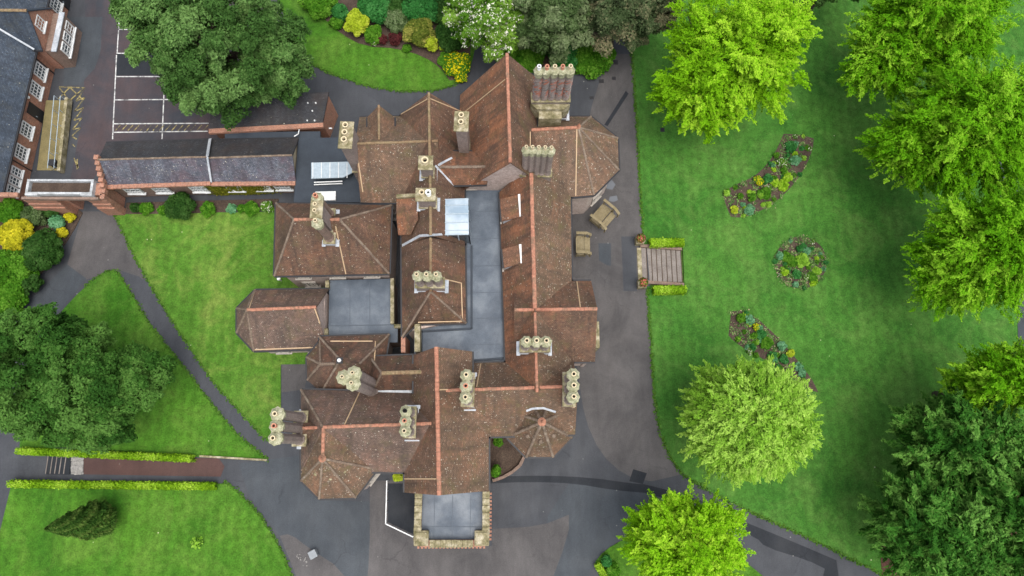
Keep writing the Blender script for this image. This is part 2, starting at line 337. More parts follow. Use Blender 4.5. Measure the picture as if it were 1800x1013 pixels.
L['white'] = leaf_mat('leaf_white_blossom', (.035, .105, .008), (.075, .18, .014), (.15, .27, .035), .25, ((.68, .68, .56), .14))
L['gold'] = leaf_mat('leaf_gold_flower', (.03, .12, .008), (.07, .20, .012), (.13, .28, .03), .25, ((.70, .58, .01), .3))
L['ivy'] = leaf_mat('ivy', (.06, .07, .006), (.12, .125, .012), (.19, .18, .025), .2)
L['hedge'] = leaf_mat('leaf_hedge', (.10, .22, .008), (.20, .37, .014), (.36, .52, .06), .25)
L['cover'] = leaf_mat('leaf_cover', (.04, .09, .02), (.09, .19, .05), (.22, .30, .10), .2, ((.3, .24, .16), .12))
L['grass'] = leaf_mat('grass_blade', (.04, .10, .012), (.06, .14, .018), (.10, .18, .03), .2)
L['cypress'] = leaf_mat('leaf_cypress', (.018, .052, .008), (.042, .092, .014), (.11, .16, .035), .12)
# ------------------------------------------------------------------ ground, drives, lawns
def chaikin(pts, n=1):
    for _ in range(n):
        out = []; k = len(pts)
        for i in range(k):
            a, b, c = pts[i-1], pts[i], pts[(i+1) % k]
            u = (b-a); v = (c-b)
            ang = abs(math.atan2(u.x*v.y-u.y*v.x, u.x*v.x+u.y*v.y)) if u.length > 1e-6 and v.length > 1e-6 else 0
            if ang > math.radians(50): out.append(b)
            else: out += [b-u*.25, b+v*.25]
        pts = out
    return pts
def cdt(ring, grid):
    n = len(ring); vs_ = [Vector((q.x, q.y)) for q in ring]
    xs = [q.x for q in ring]; ys = [q.y for q in ring]
    rr = [(q.x, q.y) for q in ring]
    def inside(x, y):
        c = False; j = n-1
        for i in range(n):
            if (rr[i][1] > y) != (rr[j][1] > y) and x < (rr[j][0]-rr[i][0])*(y-rr[i][1])/(rr[j][1]-rr[i][1])+rr[i][0]: c = not c
            j = i
        return c
    if grid:
        for x in np.arange(min(xs)+grid/2, max(xs), grid):
            for y in np.arange(min(ys)+grid/2, max(ys), grid):
                if inside(x, y): vs_.append(Vector((x, y)))
    r = geometry.delaunay_2d_cdt(vs_, [], [list(range(n))], 1, 1e-4)
    return r[0], [list(f) for f in r[2]]
def sheet(name, pxs, off, mat, grid=1.0, parent=None, skirt=.12, smooth=1, kind='structure', world=False, z=None):
    ring = [Vector(q).to_3d() if world else (gnd(*q) if z is None else at(q[0], q[1], z)) for q in pxs]
    ring = [Vector((q.x, q.y)) for q in ring]
    ring = chaikin(ring, smooth)
    v, f = cdt(ring, grid)
    hz = (lambda x, y: hgt(x, y)+off) if z is None else (lambda x, y: z+off)
    mb = MB(); b = [Vector((q.x, q.y, hz(q.x, q.y))) for q in v]
    fs = []
    for t in f:
        a, c, d = (b[i] for i in t[:3])
        fs.append(t if (c-a).cross(d-a).z > 0 else t[::-1])
    mb.add(b, fs)
    if skirt:
        n = len(ring); top = [Vector((q.x, q.y, hz(q.x, q.y))) for q in ring]
        ar = sum(ring[i].x*ring[(i+1) % n].y-ring[(i+1) % n].x*ring[i].y for i in range(n))
        if ar < 0: top = top[::-1]
        mb.add(top+[q-Vector((0, 0, skirt)) for q in top], [[i, n+i, n+(i+1) % n, (i+1) % n] for i in range(n)])
    o = mb.build(name, mat, parent)
    if kind and not parent: o['kind'] = kind
    return o
# base terrain to the horizon
mb = MB(); xs = [-900, -300, -120]+list(np.arange(-70, 80.1, 1.5))+[120, 300, 900]; ys = [-900, -300, -60]+list(np.arange(-24, 72.1, 1.5))+[120, 300, 900]
nx = len(xs)
mb.add([(x, y, hgt(x, y)-.2) for y in ys for x in xs], [[j*nx+i, j*nx+i+1, (j+1)*nx+i+1, (j+1)*nx+i] for j in range(len(ys)-1) for i in range(nx-1)])
GROUND = tag(mb.build('ground', M['grass']), kind='structure')
EDGE = [(1110,80),(1118,200),(1125,330),(1130,420),(1138,520),(1145,620),(1150,700),(1160,760),(1175,800),(1200,835),(1260,872),(1330,905),(1420,945),(1500,985),(1570,1020),(1640,1060)]
DRIVE = sheet('driveway', [(-140,-60),(1105,-60)]+[(x+6, y) for x, y in EDGE]+[(1640,1120),(-140,1120)], 0.0, M['asph'], 1.1, smooth=0)
# surface patches of other asphalt, lying on the drive
def patch(name, pxs, mat, off=.008, smooth=1, grid=1.1): return sheet(name, pxs, off, mat, grid, DRIVE, 0, smooth)
patch('terrace_surface', [(1010,330),(1050,140),(1085,95),(1113,95),(1122,300),(1130,420),(1138,520),(1146,640),(1152,720),(1165,780),(1195,835),(1130,850),(1075,820),(1040,770),(1020,700),(1000,500)], M['asph_brown'])
patch('court_surface', [(150,-40),(470,-40),(470,240),(200,250),(150,340),(118,345),(150,180)], M['asph_red'])
patch('court_patch', [(115,30),(180,30),(176,110),(140,150),(112,150)], M['asph_blue'], .012)
patch('asphalt_patch', [(205,95),(290,97),(290,133),(203,133)], M['asph_dark'], .012, 0)
patch('forecourt_surface', [(650,845),(730,845),(730,960),(865,960),(865,930),(950,925),(1000,905),(1000,940),(955,1060),(640,1060),(650,980)], M['asph_brown'], .010)
patch('forecourt_blue', [(420,815),(530,800),(530,850),(560,880),(650,882),(650,1060),(560,1060),(500,950),(440,880)], M['asph_blue'], .009)
patch('forecourt_grey', [(1000,850),(1100,850),(1160,862),(1100,900),(1090,950),(1040,990),(1020,1060),(945,1060),(952,925)], M['asph_blue'], .009)
patch('asphalt_patch', [(492,942),(510,938),(545,965),(600,1000),(630,1060),(540,1060)], M['asph_brown'], .013)
patch('trench_patch', [(862,838),(960,836),(1040,840),(1110,850),(1140,852),(1250,885),(1290,910),(1400,955),(1470,985),(1475,1020),(1445,1020),(1450,1000),(1420,985),(1345,962),(1330,945),(1240,905),(1150,868),(1080,862),(1010,850),(930,847),(860,850)], M['asph_dark'], .014, 1, .8)
patch('asphalt_patch', [(1113,825),(1137,832),(1130,851),(1106,846)], M['asph_dark'], .018, 0)
patch('asphalt_patch', [(1052,428),(1074,428),(1074,468),(1066,466),(1053,458)], M['asph_blue'], .014, 0)
patch('asphalt_patch', [(1092,416),(1117,416),(1120,512),(1096,512)], M['asph'], .012, 0)
patch('asphalt_patch', [(1062,220),(1068,222),(1105,165),(1100,160)], M['asph_dark'], .014, 0)
patch('asphalt_patch', [(495,640),(545,640),(535,685),(495,690)], M['asph_brown'], .012, 0)
patch('asphalt_patch', [(78,505),(118,465),(152,490),(122,525),(98,556),(40,540)], M['asph_blue'], .012)
patch('gate_path_surface', [(146,372),(202,372),(234,446),(256,490),(240,495),(208,478),(150,492),(118,466)], M['asph_brown'], .010)
patch('walk_surface', [(212,476),(256,490),(300,560),(350,636),(430,733),(490,785),(470,806),(415,763),(324,647),(265,573)], M['asph'], .012)
patch('hedge_path', [(147,802),(385,806),(395,820),(388,838),(147,834)], M['path_red'], .014, 0)
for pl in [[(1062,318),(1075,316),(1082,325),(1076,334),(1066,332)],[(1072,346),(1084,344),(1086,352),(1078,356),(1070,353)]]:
    patch('puddle', pl, M['puddle'], .02, 2, 0)  # wet patches with their sky sheen painted in as colour
# lawns
LW1 = sheet('lawn_west', [(202,377),(234,446),(262,497),(300,560),(350,636),(375,672),(430,733),(471,776),(494,757),(494,641),(570,640),(570,480),(500,480),(500,372)], .05, M['lawn_w'], .9)
LW2 = sheet('lawn_triangle', [(190,476),(208,478),(227,510),(265,573),(324,647),(375,713),(415,763),(471,808),(352,804),(35,786),(38,753),(60,640),(99,558),(150,503)], .05, M['lawn'], .7)
LW3 = sheet('lawn_south_west', [(22,846),(395,846),(420,866),(455,903),(490,957),(515,1015),(540,1080),(-80,1080),(-12,985)], .05, M['lawn'], .7)
LW4 = sheet('lawn_north', [(470,-50),(500,30),(522,90),(545,112),(580,130),(640,150),(700,161),(760,160),(800,150),(822,135),(835,90),(840,40),(870,100),(930,130),(1000,135),(1060,120),(1080,90),(1078,-60)], .05, M['lawn'], 1.0)
LW5 = sheet('lawn_east', EDGE[:4]+[(1132,434),(1200,433),(1203,503),(1137,504)]+EDGE[5:]+[(2200,1060),(2200,-200),(1106,-60)], .05, M['lawn_e'], .75)
LW6 = sheet('lawn_corner', [(1046,988),(1062,968),(1100,946),(1180,925),(1250,950),(1330,1000),(1420,1090),(1075,1090)], .05, M['lawn'], 1.0)
# grass edge fringe: small tufts that break the hard lawn outline
sheet('far_path', [(1640,60),(1668,90),(1720,200),(1790,330),(1830,470),(1830,640),(1790,640),(1785,480),(1745,345),(1680,225),(1630,110)], .075, M['asph_blue'], .9)
SOILS = [('shrub_border', [(528,-60),(545,10),(572,36),(602,62),(640,82),(700,86),(745,100),(775,120),(790,142),(815,140),(826,115),(828,70),(836,-60)], 'soil'),
 ('wall_border', [(222,357),(490,350),(490,368),(340,376),(222,377)], 'soil'),
 ('gate_border', [(-60,350),(130,362),(146,375),(128,410),(98,455),(50,505),(35,560),(-60,560)], 'soil'),
 ('tree_border', [(850,-60),(1090,-60),(1080,85),(1062,118),(1000,133),(930,128),(872,98)], 'soil'),
 ('conifer_litter', [(1640,700),(1605,760),(1600,830),(1570,880),(1545,950),(1555,1080),(2000,1080),(2000,690),(1750,690)], 'soil_red'),
 ('turret_border', [(862,765),(895,765),(922,805),(905,828),(870,845),(862,842)], 'soil')]
for n_, poly, mt in SOILS: sheet(n_, poly, .085, M[mt], 1.0)
B1 = [(1377,236),(1405,237),(1430,244),(1428,265),(1415,295),(1395,325),(1365,355),(1330,375),(1300,384),(1284,381),(1275,360),(1270,340),(1290,326),(1325,312),(1350,288),(1366,262)]
B2 = [(1407+46*math.cos(a), 462+46*math.sin(a)) for a in np.linspace(0, 2*math.pi, 22)[:-1]]
B3 = [(1285,548),(1310,545),(1345,572),(1375,602),(1405,638),(1428,668),(1438,690),(1420,685),(1380,655),(1330,625),(1295,605),(1280,590)]
for n_, b_ in (('flower_bed_soil', B1), ('flower_bed_soil', B2), ('flower_bed_soil', B3)): sheet(n_, b_, .07, M['soil'], .6, skirt=.1, smooth=2)
# paint on the court
def line(name, a, b, w, mat, off=.02, par=DRIVE):
    A, B = gnd(*a), gnd(*b); d = (B-A).normalized(); n = Vector((-d.y, d.x, 0))*w/2
    q = [A-n, B-n, B+n, A+n]; mb = MB(); mb.add([v+Vector((0, 0, off)) for v in q], [[0, 1, 2, 3]]); return mb.build(name, mat, par)
for a, b in [((211,12),(206,95)),((205,97),(198,245)),((291,100),(285,245)),((210,13),(300,13)),((208,52),(290,53)),((206,94),(300,95)),((205,135),(335,135)),((202,176),(338,175)),((199,218),(367,217)),((198,233),(365,231))]:
    line('parking_line', a, b, .11, M['wline'])
for i in range(15): line('hatch_line', (203+i*11, 230), (212+i*11, 220), .1, M['yellow'], .024)
zz = [(104,153),(150,155),(134,178),(149,172),(131,196),(147,190),(130,212),(144,208),(128,228),(142,225),(126,240),(135,245)]
for a, b in zip(zz[1:-1], zz[2:]): line('zigzag_line', a, b, .13, M['yellow'], .024)
for a, b in [((102,175),(122,155)),((122,178),(105,155)),((122,178),(148,155)),((148,178),(124,155)),((104,153),(150,155)),((130,278),(138,296)),((136,280),(136,298)),((126,253),(132,258))]: line('zigzag_line', a, b, .13, M['yellow'], .028)
# manhole covers and drain gratings
for x, y, w in ((1163,229,.55),(1081,110,.6),(1057,143,.5),(1079,138,.4),(1040,172,.4)):
    q = gnd(x, y); mb = MB(); mb.box(q+Vector((0, 0, .07 if x in (1163,) else .02)), (w, w*.8, .03), rz=.05)
    for k in range(4): mb.box(q+Vector(((k-1.5)*w*.22, 0, .09 if x == 1163 else .04)), (w*.1, w*.7, .02), rz=.05)
    tag(mb.build('drain_cover', M['black'], loc=q), {1163:'dark drain cover set in the east lawn', 1081:'drain cover at the head of the east drive', 1057:'dark drain cover nearest the large chimney stack on the east drive', 1079:'small dark drain cover left of the lawn edge on the east drive', 1040:'small dark drain cover beside the north-east bay'}[x], 'drain', 'drain covers')
# ------------------------------------------------------------------ building kit
RNG = random.Random(7)
RV, RF = [], []            # roof surface, for laying strips on it
def tiles_along(mb, a, b, r, seg=.34, lift=.02):
    a, b = Vector(a), Vector(b); d = b-a; n = max(1, int(d.length/seg)); t = d.normalized()
    u = t.cross(Vector((0, 0, 1))).normalized(); w = u.cross(t)
    for i in range(n):
        s0 = a+d*((i+.03)/n); s1 = a+d*((i+.97)/n); j = RNG.uniform(-.012, .012); base = len(mb.v); rr = r*RNG.uniform(.94, 1.06)
        for q, k in ((s0, 1.0), (s1, .93)):
            for c_, s_ in ((-1, -.25), (-.75, .55), (0, .85), (.75, .55), (1, -.25)):
                mb.v.append(q+u*(rr*k*c_+j)+w*(rr*k*s_*.75+lift))
        for k in range(4): mb.f.append([base+k, base+k+1, base+6+k, base+5+k][::-1])
        mb.f.append([base+k for k in range(5)]); mb.f.append([base+5+k for k in range(5)][::-1])
def roof(name, pts, faces, mat, parent, ridge=(), hip=(), th=.16, rr=.15, rmat='ridge', hr=.1):
    used = sorted({i for f in faces for i in f} | {i for e in list(ridge)+list(hip) for i in e if isinstance(i, int)}); mp_ = {u: k for k, u in enumerate(used)}
    fset = {i for f in faces for i in f}
    if set(used) == fset:
        P = [Vector(pts[i]) for i in used]; faces = [[mp_[i] for i in f] for f in faces]
        ridge = [tuple(mp_[i] if isinstance(i, int) else i for i in e) for e in ridge]; hip = [tuple(mp_[i] for i in e) for e in hip]
    else: P = [Vector(q) for q in pts]
    mb = MB(); fs = []
    for f in faces:
        n = Vector((0, 0, 0))
        for i in range(len(f)):
            a, b = P[f[i]], P[f[(i+1) % len(f)]]; n += a.cross(b)
        fs.append(list(f) if n.z > 0 else list(f)[::-1])
    k = len(P); edges = {}
    for f in fs:
        for i in range(len(f)): edges[(f[i], f[(i+1) % len(f)])] = 1
    allf = fs+[[k+i for i in f][::-1] for f in fs]+[[b, a, k+a, k+b] for a, b in edges if (b, a) not in edges]
    mb.add(P+[q-Vector((0, 0, th)) for q in P], allf)
    base = len(RV); RV.extend(P)
    for f in fs:
        for i in range(1, len(f)-1): RF.append([base+f[0], base+f[i], base+f[i+1]])
    o = mb.build(name, M[mat], parent)
    zlo = min(q.z for q in P); zhi = max(q.z for q in P); mg = MB()
    for a, b in edges:
        if (b, a) not in edges and abs(P[a].z-P[b].z) < .06 and P[a].z < zhi-.9 and (P[a]-P[b]).length > .4:
            d = (P[b]-P[a]).normalized(); n_ = Vector((d.y, -d.x, 0)); mg = MB(); mg.bar(P[a]+n_*.07-Vector((0, 0, .1)), P[b]+n_*.07-Vector((0, 0, .1)), .13, .1); mg.build('gutter', M['black'], o)
    if ridge:
        m2 = MB()
        for a, b in ridge: tiles_along(m2, P[a] if isinstance(a, int) else a, P[b] if isinstance(b, int) else b, rr)
        m2.build('ridge_tiles', M[rmat], o)['kind'] = 'stuff'
    if hip:
        m2 = MB()
        for a, b in hip: tiles_along(m2, P[a], P[b], hr, .3)
        m2.build('hip_tiles', M['hip'], o)['kind'] = 'stuff'
    return o
def inset(pts, d):
    n = len(pts); ar = sum(pts[i][0]*pts[(i+1) % n][1]-pts[(i+1) % n][0]*pts[i][1] for i in range(n))
    P = [Vector((q[0], q[1])) for q in (pts if ar > 0 else pts[::-1])]; out = []
    for i in range(n):
        a, b, c = P[i-1], P[i], P[(i+1) % n]
        u = (b-a).normalized(); v = (c-b).normalized(); n1 = Vector((-u.y, u.x)); n2 = Vector((-v.y, v.x))
        k = n1+n2; out.append(b+k*(d/max(.3, k.dot(n1))))
    return out
def window(parent, c, n, w, h, nx=3, ny=3, sill=True, mat='white', z0=0):
    if parent.name == 'manor_house' and mat == 'white': mat = 'frame'
    c = Vector(c); n = Vector((n[0], n[1], 0)).normalized(); t = Vector((-n.y, n.x, 0)); Z = Vector((0, 0, 1)); mb = MB()
    def bx(m, x, z, dep, sw, sd, sh): m.box(c+t*x+Z*z+n*dep, (sw, sd, sh), ax=t)
    for s_ in (-1, 1): bx(mb, s_*(w/2-.05), 0, .05, .1, .14, h); bx(mb, 0, s_*(h/2-.05), .05, w-.2, .139, .1)
    for i in range(1, nx): bx(mb, -w/2+w*i/nx, 0, .05, .045, .09, h-.2)
    for i in range(1, ny): bx(mb, 0, -h/2+h*i/ny, .052, w-.2, .08, .045)
    f = mb.build('window', M[mat], parent)
    mg = MB(); bx(mg, 0, 0, .02, w-.12, .03, h-.12); mg.build('pane', M['glass'], f)
    if sill: ms = MB(); bx(ms, 0, -h/2-.06, .10, w+.2, .26, .1); ms.build('sill', M[mat], f)
    return f
def wall(name, pts, z1, mat, parent, win='', ins=.38, z0=0.0, levels=None):
    r = inset(pts, ins); mb = MB(); mb.prism(r, z0, z1); o = mb.build(name, M[mat], parent); n = len(r)
    par = o if parent and not o.parent is None else o
    lv = levels or ([1.55] if z1 < 4.4 else [1.6, 4.55])
    for i in range(n):
        a, b = r[i], r[(i+1) % n]; d = b-a; ln = d.length; u = d.normalized(); nn = Vector((u.y, -u.x))
        dr = 'E' if nn.x > .7 else 'W' if nn.x < -.7 else 'N' if nn.y > 0 else 'S'
        dd = dr if abs(abs(nn.x)-abs(nn.y)) > .45 else 'D'
        if dd not in win or ln < 1.3: continue
        k = max(1, int(ln/2.7))
        for j in range(k):
            q = a+d*((j+.5)/k)
            for z in lv:
                if z > z0 and z+.75 < z1: window(parent, (q.x, q.y, z), nn, min(1.25, ln*.62), 1.45)
    return o
def gable(parent, a, b, apex, mat, z0, th=.3, back=.25, drop=.14):
    """vertical wall under a gable end; a,b eave corners, apex ridge end"""
    a, b, apex = Vector(a), Vector(b), Vector(apex); d = (b-a); d.z = 0; d.normalize(); n = Vector((d.y, -d.x, 0))
    a2, b2 = a+d*.3, b-d*.3
    def zz(q): # height under the verge
        s_ = (q-a).dot(d); sa = (apex-a).dot(d); sb = (b-a).dot(d)
        return (a.z+(apex.z-a.z)*s_/sa if s_ < sa else b.z+(apex.z-b.z)*(sb-s_)/(sb-sa))-drop
    ring = [Vector((a2.x, a2.y, z0)), Vector((b2.x, b2.y, z0)), Vector((b2.x, b2.y, zz(b2))), Vector((apex.x, apex.y, apex.z-drop)), Vector((a2.x, a2.y, zz(a2)))]
    ctr = n*(-1)
    f0 = [q+n*(-back) for q in ring]; f1 = [q+n*(-back-th) for q in ring]
    mb = MB(); mb.add(f0+f1, [[0,1,2,3,4], [9,8,7,6,5]]+[[i, 5+i, 5+(i+1) % 5, (i+1) % 5] for i in range(5)])
    return mb.build('gable_wall', M[mat], parent)
def pot(parent, c, h=.5, r=.17, mat='pot', n=12):
    c = Vector(c); mb = MB()
    mb.lathe(c, [(r*1.1, 0), (r*.95, h*.5), (r, h*.8), (r*1.2, h*.85), (r*1.2, h), (r*.75, h), (r*.7, h*.4)], n, cap=False)
    o = mb.build('chimney_pot', M[mat], parent, smooth=False)
    m2 = MB(); m2.lathe(c, [(r*.72, h*.38), (r*.72, h*.42)], n); m2.build('flue', M['soot'], o)
def chimney(parent, px, py, zt, zb, n, ax, style='oct', r=.46, sp=.86, pots=None, zmid=None, spiral=False, cluster=None, lead=True, potr=.15, mat='shaft'):
    c = at(px, py, zt); a = Vector((math.cos(ax), math.sin(ax), 0)); zmid = zmid or zb+.9
    spots = [c+a*((i-(n-1)/2)*sp) for i in range(n)] if not cluster else [c+Vector((dx, dy, 0)) for dx, dy in cluster]
    mb = MB(); ln = (n-1)*sp+2*r*1.12 if not cluster else 1.6
    wd_ = 2*r*1.15 if not cluster else 1.5
    q0 = Vector((c.x, c.y, 0))
    mb.box(q0+Vector((0, 0, (zb+zmid)/2)), (ln, wd_, zmid-zb), ax=a)
    if style == 'oct':
        for s_ in spots:
            b = Vector((s_.x, s_.y, 0))
            mb.lathe(b, [(r*1.1, zmid), (r*1.1, zmid+.22), (r*.92, zmid+.34), (r*.9, zt-1.0), (r*1.0, zt-.9)], 8, math.pi/8)
    else:
        mb.box(q0+Vector((0, 0, (zmid+zt-.3)/2)), (ln*.94, wd_*.94, zt-.3-zmid), ax=a)
    o = mb.build('chimney_stack', M[mat], parent)
    mb = MB(); mp = MB(); mp.box(q0+Vector((0, 0, zmid+.0)), (ln+.14, wd_+.14, .12), ax=a)
    mp.build('plinth_course', M['stone'], o)
    if style == 'oct':
        for s_ in spots:
            b = Vector((s_.x, s_.y, 0))
            mb.lathe(b, [(r*.98, zt-.95), (r*1.08, zt-.8), (r*1.08, zt-.68), (r*1.0, zt-.66)], 8, math.pi/8)
            mb.lathe(b, [(r*1.0, zt-.68), (r*1.26, zt-.48), (r*1.3, zt-.25), (r*1.12, zt-.2), (r*.95, zt-.12), (r*.5, zt)], 16, RNG.uniform(0, 1), .13)
            if not cluster and n > 1:
                pass
        mb.build('chimney_cap', M['cap'], o)
    else:
        mb.box(q0+Vector((0, 0, zt-.22)), (ln*1.0+.12, wd_+.12, .16), ax=a); mb.box(q0+Vector((0, 0, zt-.07)), (ln*1.0+.26, wd_+.26, .14), ax=a)
        mb.build('chimney_cap', M['stone'], o, bevel=.03)
    if spiral:
        ms = MB()
        for s_ in spots:
            for ph in range(4):
                for (z0, z1) in ((zmid+.5, (zmid+zt-1)/2-.12), ((zmid+zt-1)/2+.12, zt-1.15)):
                    ms.tube([Vector((s_.x, s_.y, z0+(z1-z0)*t/14))+Vector((math.cos(ph*1.571+t*.36), math.sin(ph*1.571+t*.36), 0))*r*.9 for t in range(15)], .075, 4)
            ms.lathe(Vector((s_.x, s_.y, 0)), [(r*1.02, (zmid+zt-1)/2-.1), (r*1.1, (zmid+zt-1)/2), (r*1.02, (zmid+zt-1)/2+.1)], 8, math.pi/8)
        ms.build('spiral_brickwork', M['spiral'], o)
    for i, s_ in enumerate(spots):
        k = (pots or ['pot_buff']*len(spots))[i]
        if k: pot(o, Vector((s_.x, s_.y, zt-.02)), .42 if style == 'oct' else .55, potr, k)
    if lead:
        ml = MB(); ml.box(q0+Vector((0, 0, zb+.55)), (ln+.1, wd_+.1, .16), ax=a)
        for s_ in (-1, 1): ml.box(q0+a*(s_*(ln/2+.12))+Vector((0, 0, zb+.50)), (.3, wd_+.3, .05), ax=a)
        ml.build('lead_flashing', M['lead'], o)
    return o
def W3(*l): return [at(*q) for q in l]

# ------------------------------------------------------------------ the house
HOUSE = empty('manor_house', (0, 10, 0), 'large red-brown tiled mansion with many roofs, gables and clustered chimneys', 'house')
Hh = HOUSE
# A north-west range
P = W3((632,206,6),(634,356,6),(624,253,9.3),(770,248,9.3),(770,203,6),(770,357,6))
roof('roof', P, [[0,2,3,4],[1,5,3,2]], 'tile_lichen', Hh, [(2,3)], rr=.12, rmat='ridge_moss')
wall('wall', [P[0],P[1],P[5],P[4]], 5.9, 'brick', Hh, 'WNS'); gable(Hh, P[0], P[1], P[2], 'brick', 5)
# B long north-south roof
P = W3((704,201,6),(706,433,6),(754,163,9.6),(757,414,9.6),(816,199,6),(817,431,6))
roof('roof', P, [[0,1,3,2],[4,2,3,5]], 'tile', Hh, [(2,3)], rr=.12, rmat='ridge_moss')
wall('wall', [P[0],P[1],P[5],P[4]], 5.9, 'brick', Hh, 'N'); gable(Hh, P[4], P[0], P[2], 'brick', 5)
window(Hh, (-6.3, 29.3-.2, 7.1), (0, 1), 1.1, 1.3)
# dormer on the north-west range
P = W3((646,206,7.4),(646,246,7.4),(666,185,9),(666,246,9),(693,206,7.4),(693,246,7.4))
roof('dormer', P, [[0,1,3,2],[4,2,3,5]], 'tile_lichen', Hh, [(2,3)], rr=.11, rmat='ridge_moss')
gable(Hh, P[4], P[0], P[2], 'brick_brown', 5.5)
# C tall north wing (catslide to the west)
P = [Vector(q) for q in ((-3.9,31.45,5.4),(-3.9,21.95,5.4),(.31,31.56,12),(.6,21.95,12),(2.9,31.5,8.4),(2.9,21.95,8.4))]
roof('roof', P, [[0,1,3,2]], 'tile_red', Hh, [(2,3)], rr=.15)
roof('roof', P, [[4,2,3,5]], 'tile', Hh)
wall('wall', [P[0],P[1],(2.9,21.95),(2.9,31.5)], 5.3, 'brick', Hh, 'NW', .3)
wall('wall', [(.3,31.45),(.3,22.0),(2.9,21.98),(2.9,31.47)], 8.25, 'brick', Hh, 'NE', .3)
gable(Hh, P[4], P[0], P[2], 'brick', 5); gable(Hh, P[1], P[5], P[3], 'brick', 5)
# D north-east wing with half-octagon end
P = W3((890,207,6),(890,347,6),(890,231,9.1),(1017,224,9.1),(1007,205,6),(1039,205,6),(1086,243,6),(1088,299,6),(1044,343,6),(1010,346,6))
roof('roof', P, [[0,4,3,2],[1,9,3,2],[4,5,3],[5,6,3],[6,7,3],[7,8,3],[8,9,3]], 'tile_lichen', Hh, [(2,3)], [(5,3),(6,3),(7,3),(8,3)])
wall('wall', [P[i] for i in (0,1,9,8,7,6,5)], 5.9, 'brick', Hh, 'NED', .45)
fin = MB(); fin.lathe(P[3], [(.16,0),(.2,.1),(.1,.2),(.16,.32),(.05,.6),(.01,.8)], 8); fin.build('finial', M['ridge'], Hh)
# E main east range and G its southern part
P = W3((878,338,6),(889,650,6),(933,285,9.6),(944,690,9.6),(1003,320,6),(1014,560,6),(1007,650,6))
EW = roof('roof', [P[0],P[1],P[2],P[3]], [[0,1,3,2]], 'tile_red', Hh, [(P[2]+Vector((.03,-1,0)), P[2].lerp(P[3], .655))], rr=.18)
roof('roof', [P[4],P[6],P[2],P[3]], [[0,1,3,2]], 'tile_lichen', Hh, [(P[2].lerp(P[3], .67), P[3])], rr=.12)
wall('wall', [P[0],P[1],P[6],P[4]], 5.9, 'brick', Hh, 'E')
# F cross gable
P = W3((905,494,6),(905,637,6),(904,545,9.45),(1050,543,9.45),(1039,494,6),(1046,636,6))
roof('roof', P, [[0,2,3,4],[1,5,3,2]], 'tile', Hh, [(2,3)], rr=.15)
wall('wall', [P[0],P[1],P[5],P[4]], 5.9, 'brick', Hh, 'E'); gable(Hh, P[5], P[4], P[3], 'brick', 0); gable(Hh, P[0], P[1], P[2], 'brick_brown', 5)
mb = MB(); q = at(1050,590,5.2); mb.box(q+Vector((-.35,0,-1.2)), (.9,2.2,3.4)); mb.build('bay_window', M['stone'], Hh)
# K south range
P = W3((772,640,6),(772,770,6),(768,687,9.25),(1016,679,9.25),(1008,634,6),(1011,764,6))
roof('roof', P, [[0,2,3,4],[1,5,3,2]], 'tile_lichen', Hh, [(2,3)], rr=.14)
wall('wall', [P[0],P[1],P[5],P[4]], 5.9, 'brick', Hh, 'SE'); gable(Hh, P[5], P[4], P[3], 'brick', 5)
# L octagonal turret
ct = at(948,745,5.3); rt = 2.85; P = [ct+Vector((rt*math.cos(math.pi/8+k*math.pi/4), rt*math.sin(math.pi/8+k*math.pi/4), 0)) for k in range(8)]+[at(948,740,9.0)]
P[8].x, P[8].y = ct.x, ct.y
roof('turret_roof', P, [[k,(k+1)%8,8] for k in range(8)], 'tile_lichen', Hh, hip=[(k,8) for k in range(8)], hr=.12)
wall('turret_wall', P[:8], 5.2, 'brick', Hh, 'SED')
mb = MB(); mb.lathe(P[8], [(.3,-.15),(.34,.02),(.12,.2),(.06,.5),(.01,.6)], 10); mb.build('finial', M['ridge'], Hh)
mb = MB()
for k in (5,6,7):
    a_ = math.pi/8+k*math.pi/4-.39; q = ct+Vector((math.cos(a_)*1.45, math.sin(a_)*1.45, 1.9)); mb.lathe(q, [(.17,-.1),(.17,.05),(.1,.12)], 8)
mb.build('roof_vent', M['hip'], Hh)
# M central south gable range
P = W3((727,624,7.1),(727,692,7.1),(711,700,6),(711,866,6),(767,610,10),(772,871,10),(830,618,7.3),(830,655,7.3),(859,690,6),(859,863,6))
roof('roof', [P[i] for i in (0,1,2,3,4,5)], [[0,1,2,3,5,4]], 'tile', Hh, [(4,5)], rr=.18)
roof('roof', [P[i] for i in (6,7,8,9,4,5)], [[0,4,5,3,2,1]], 'tile_lichen', Hh)
wall('wall', [P[2],P[3],P[9],P[8]], 5.9, 'brick', Hh, 'SE'); wall('wall', [P[0],P[1],P[7],P[6]], 6.8, 'brick', Hh, 'N')
gable(Hh, P[3], P[9], P[5], 'brick', 4); gable(Hh, P[6], P[0], P[4], 'brick', 5)
# N south-west range
P = W3((529,685,6),(529,828,6),(568,751,9.2),(772,744,9.2),(740,690,6),(740,831,6))
roof('roof', P, [[0,2,3,4],[1,5,3,2],[0,1,2]], 'tile_violet', Hh, [(2,3)], [(0,2)], rr=.14)
wall('wall', [P[0],P[1],P[5],P[4]], 5.9, 'brick', Hh, 'SW')
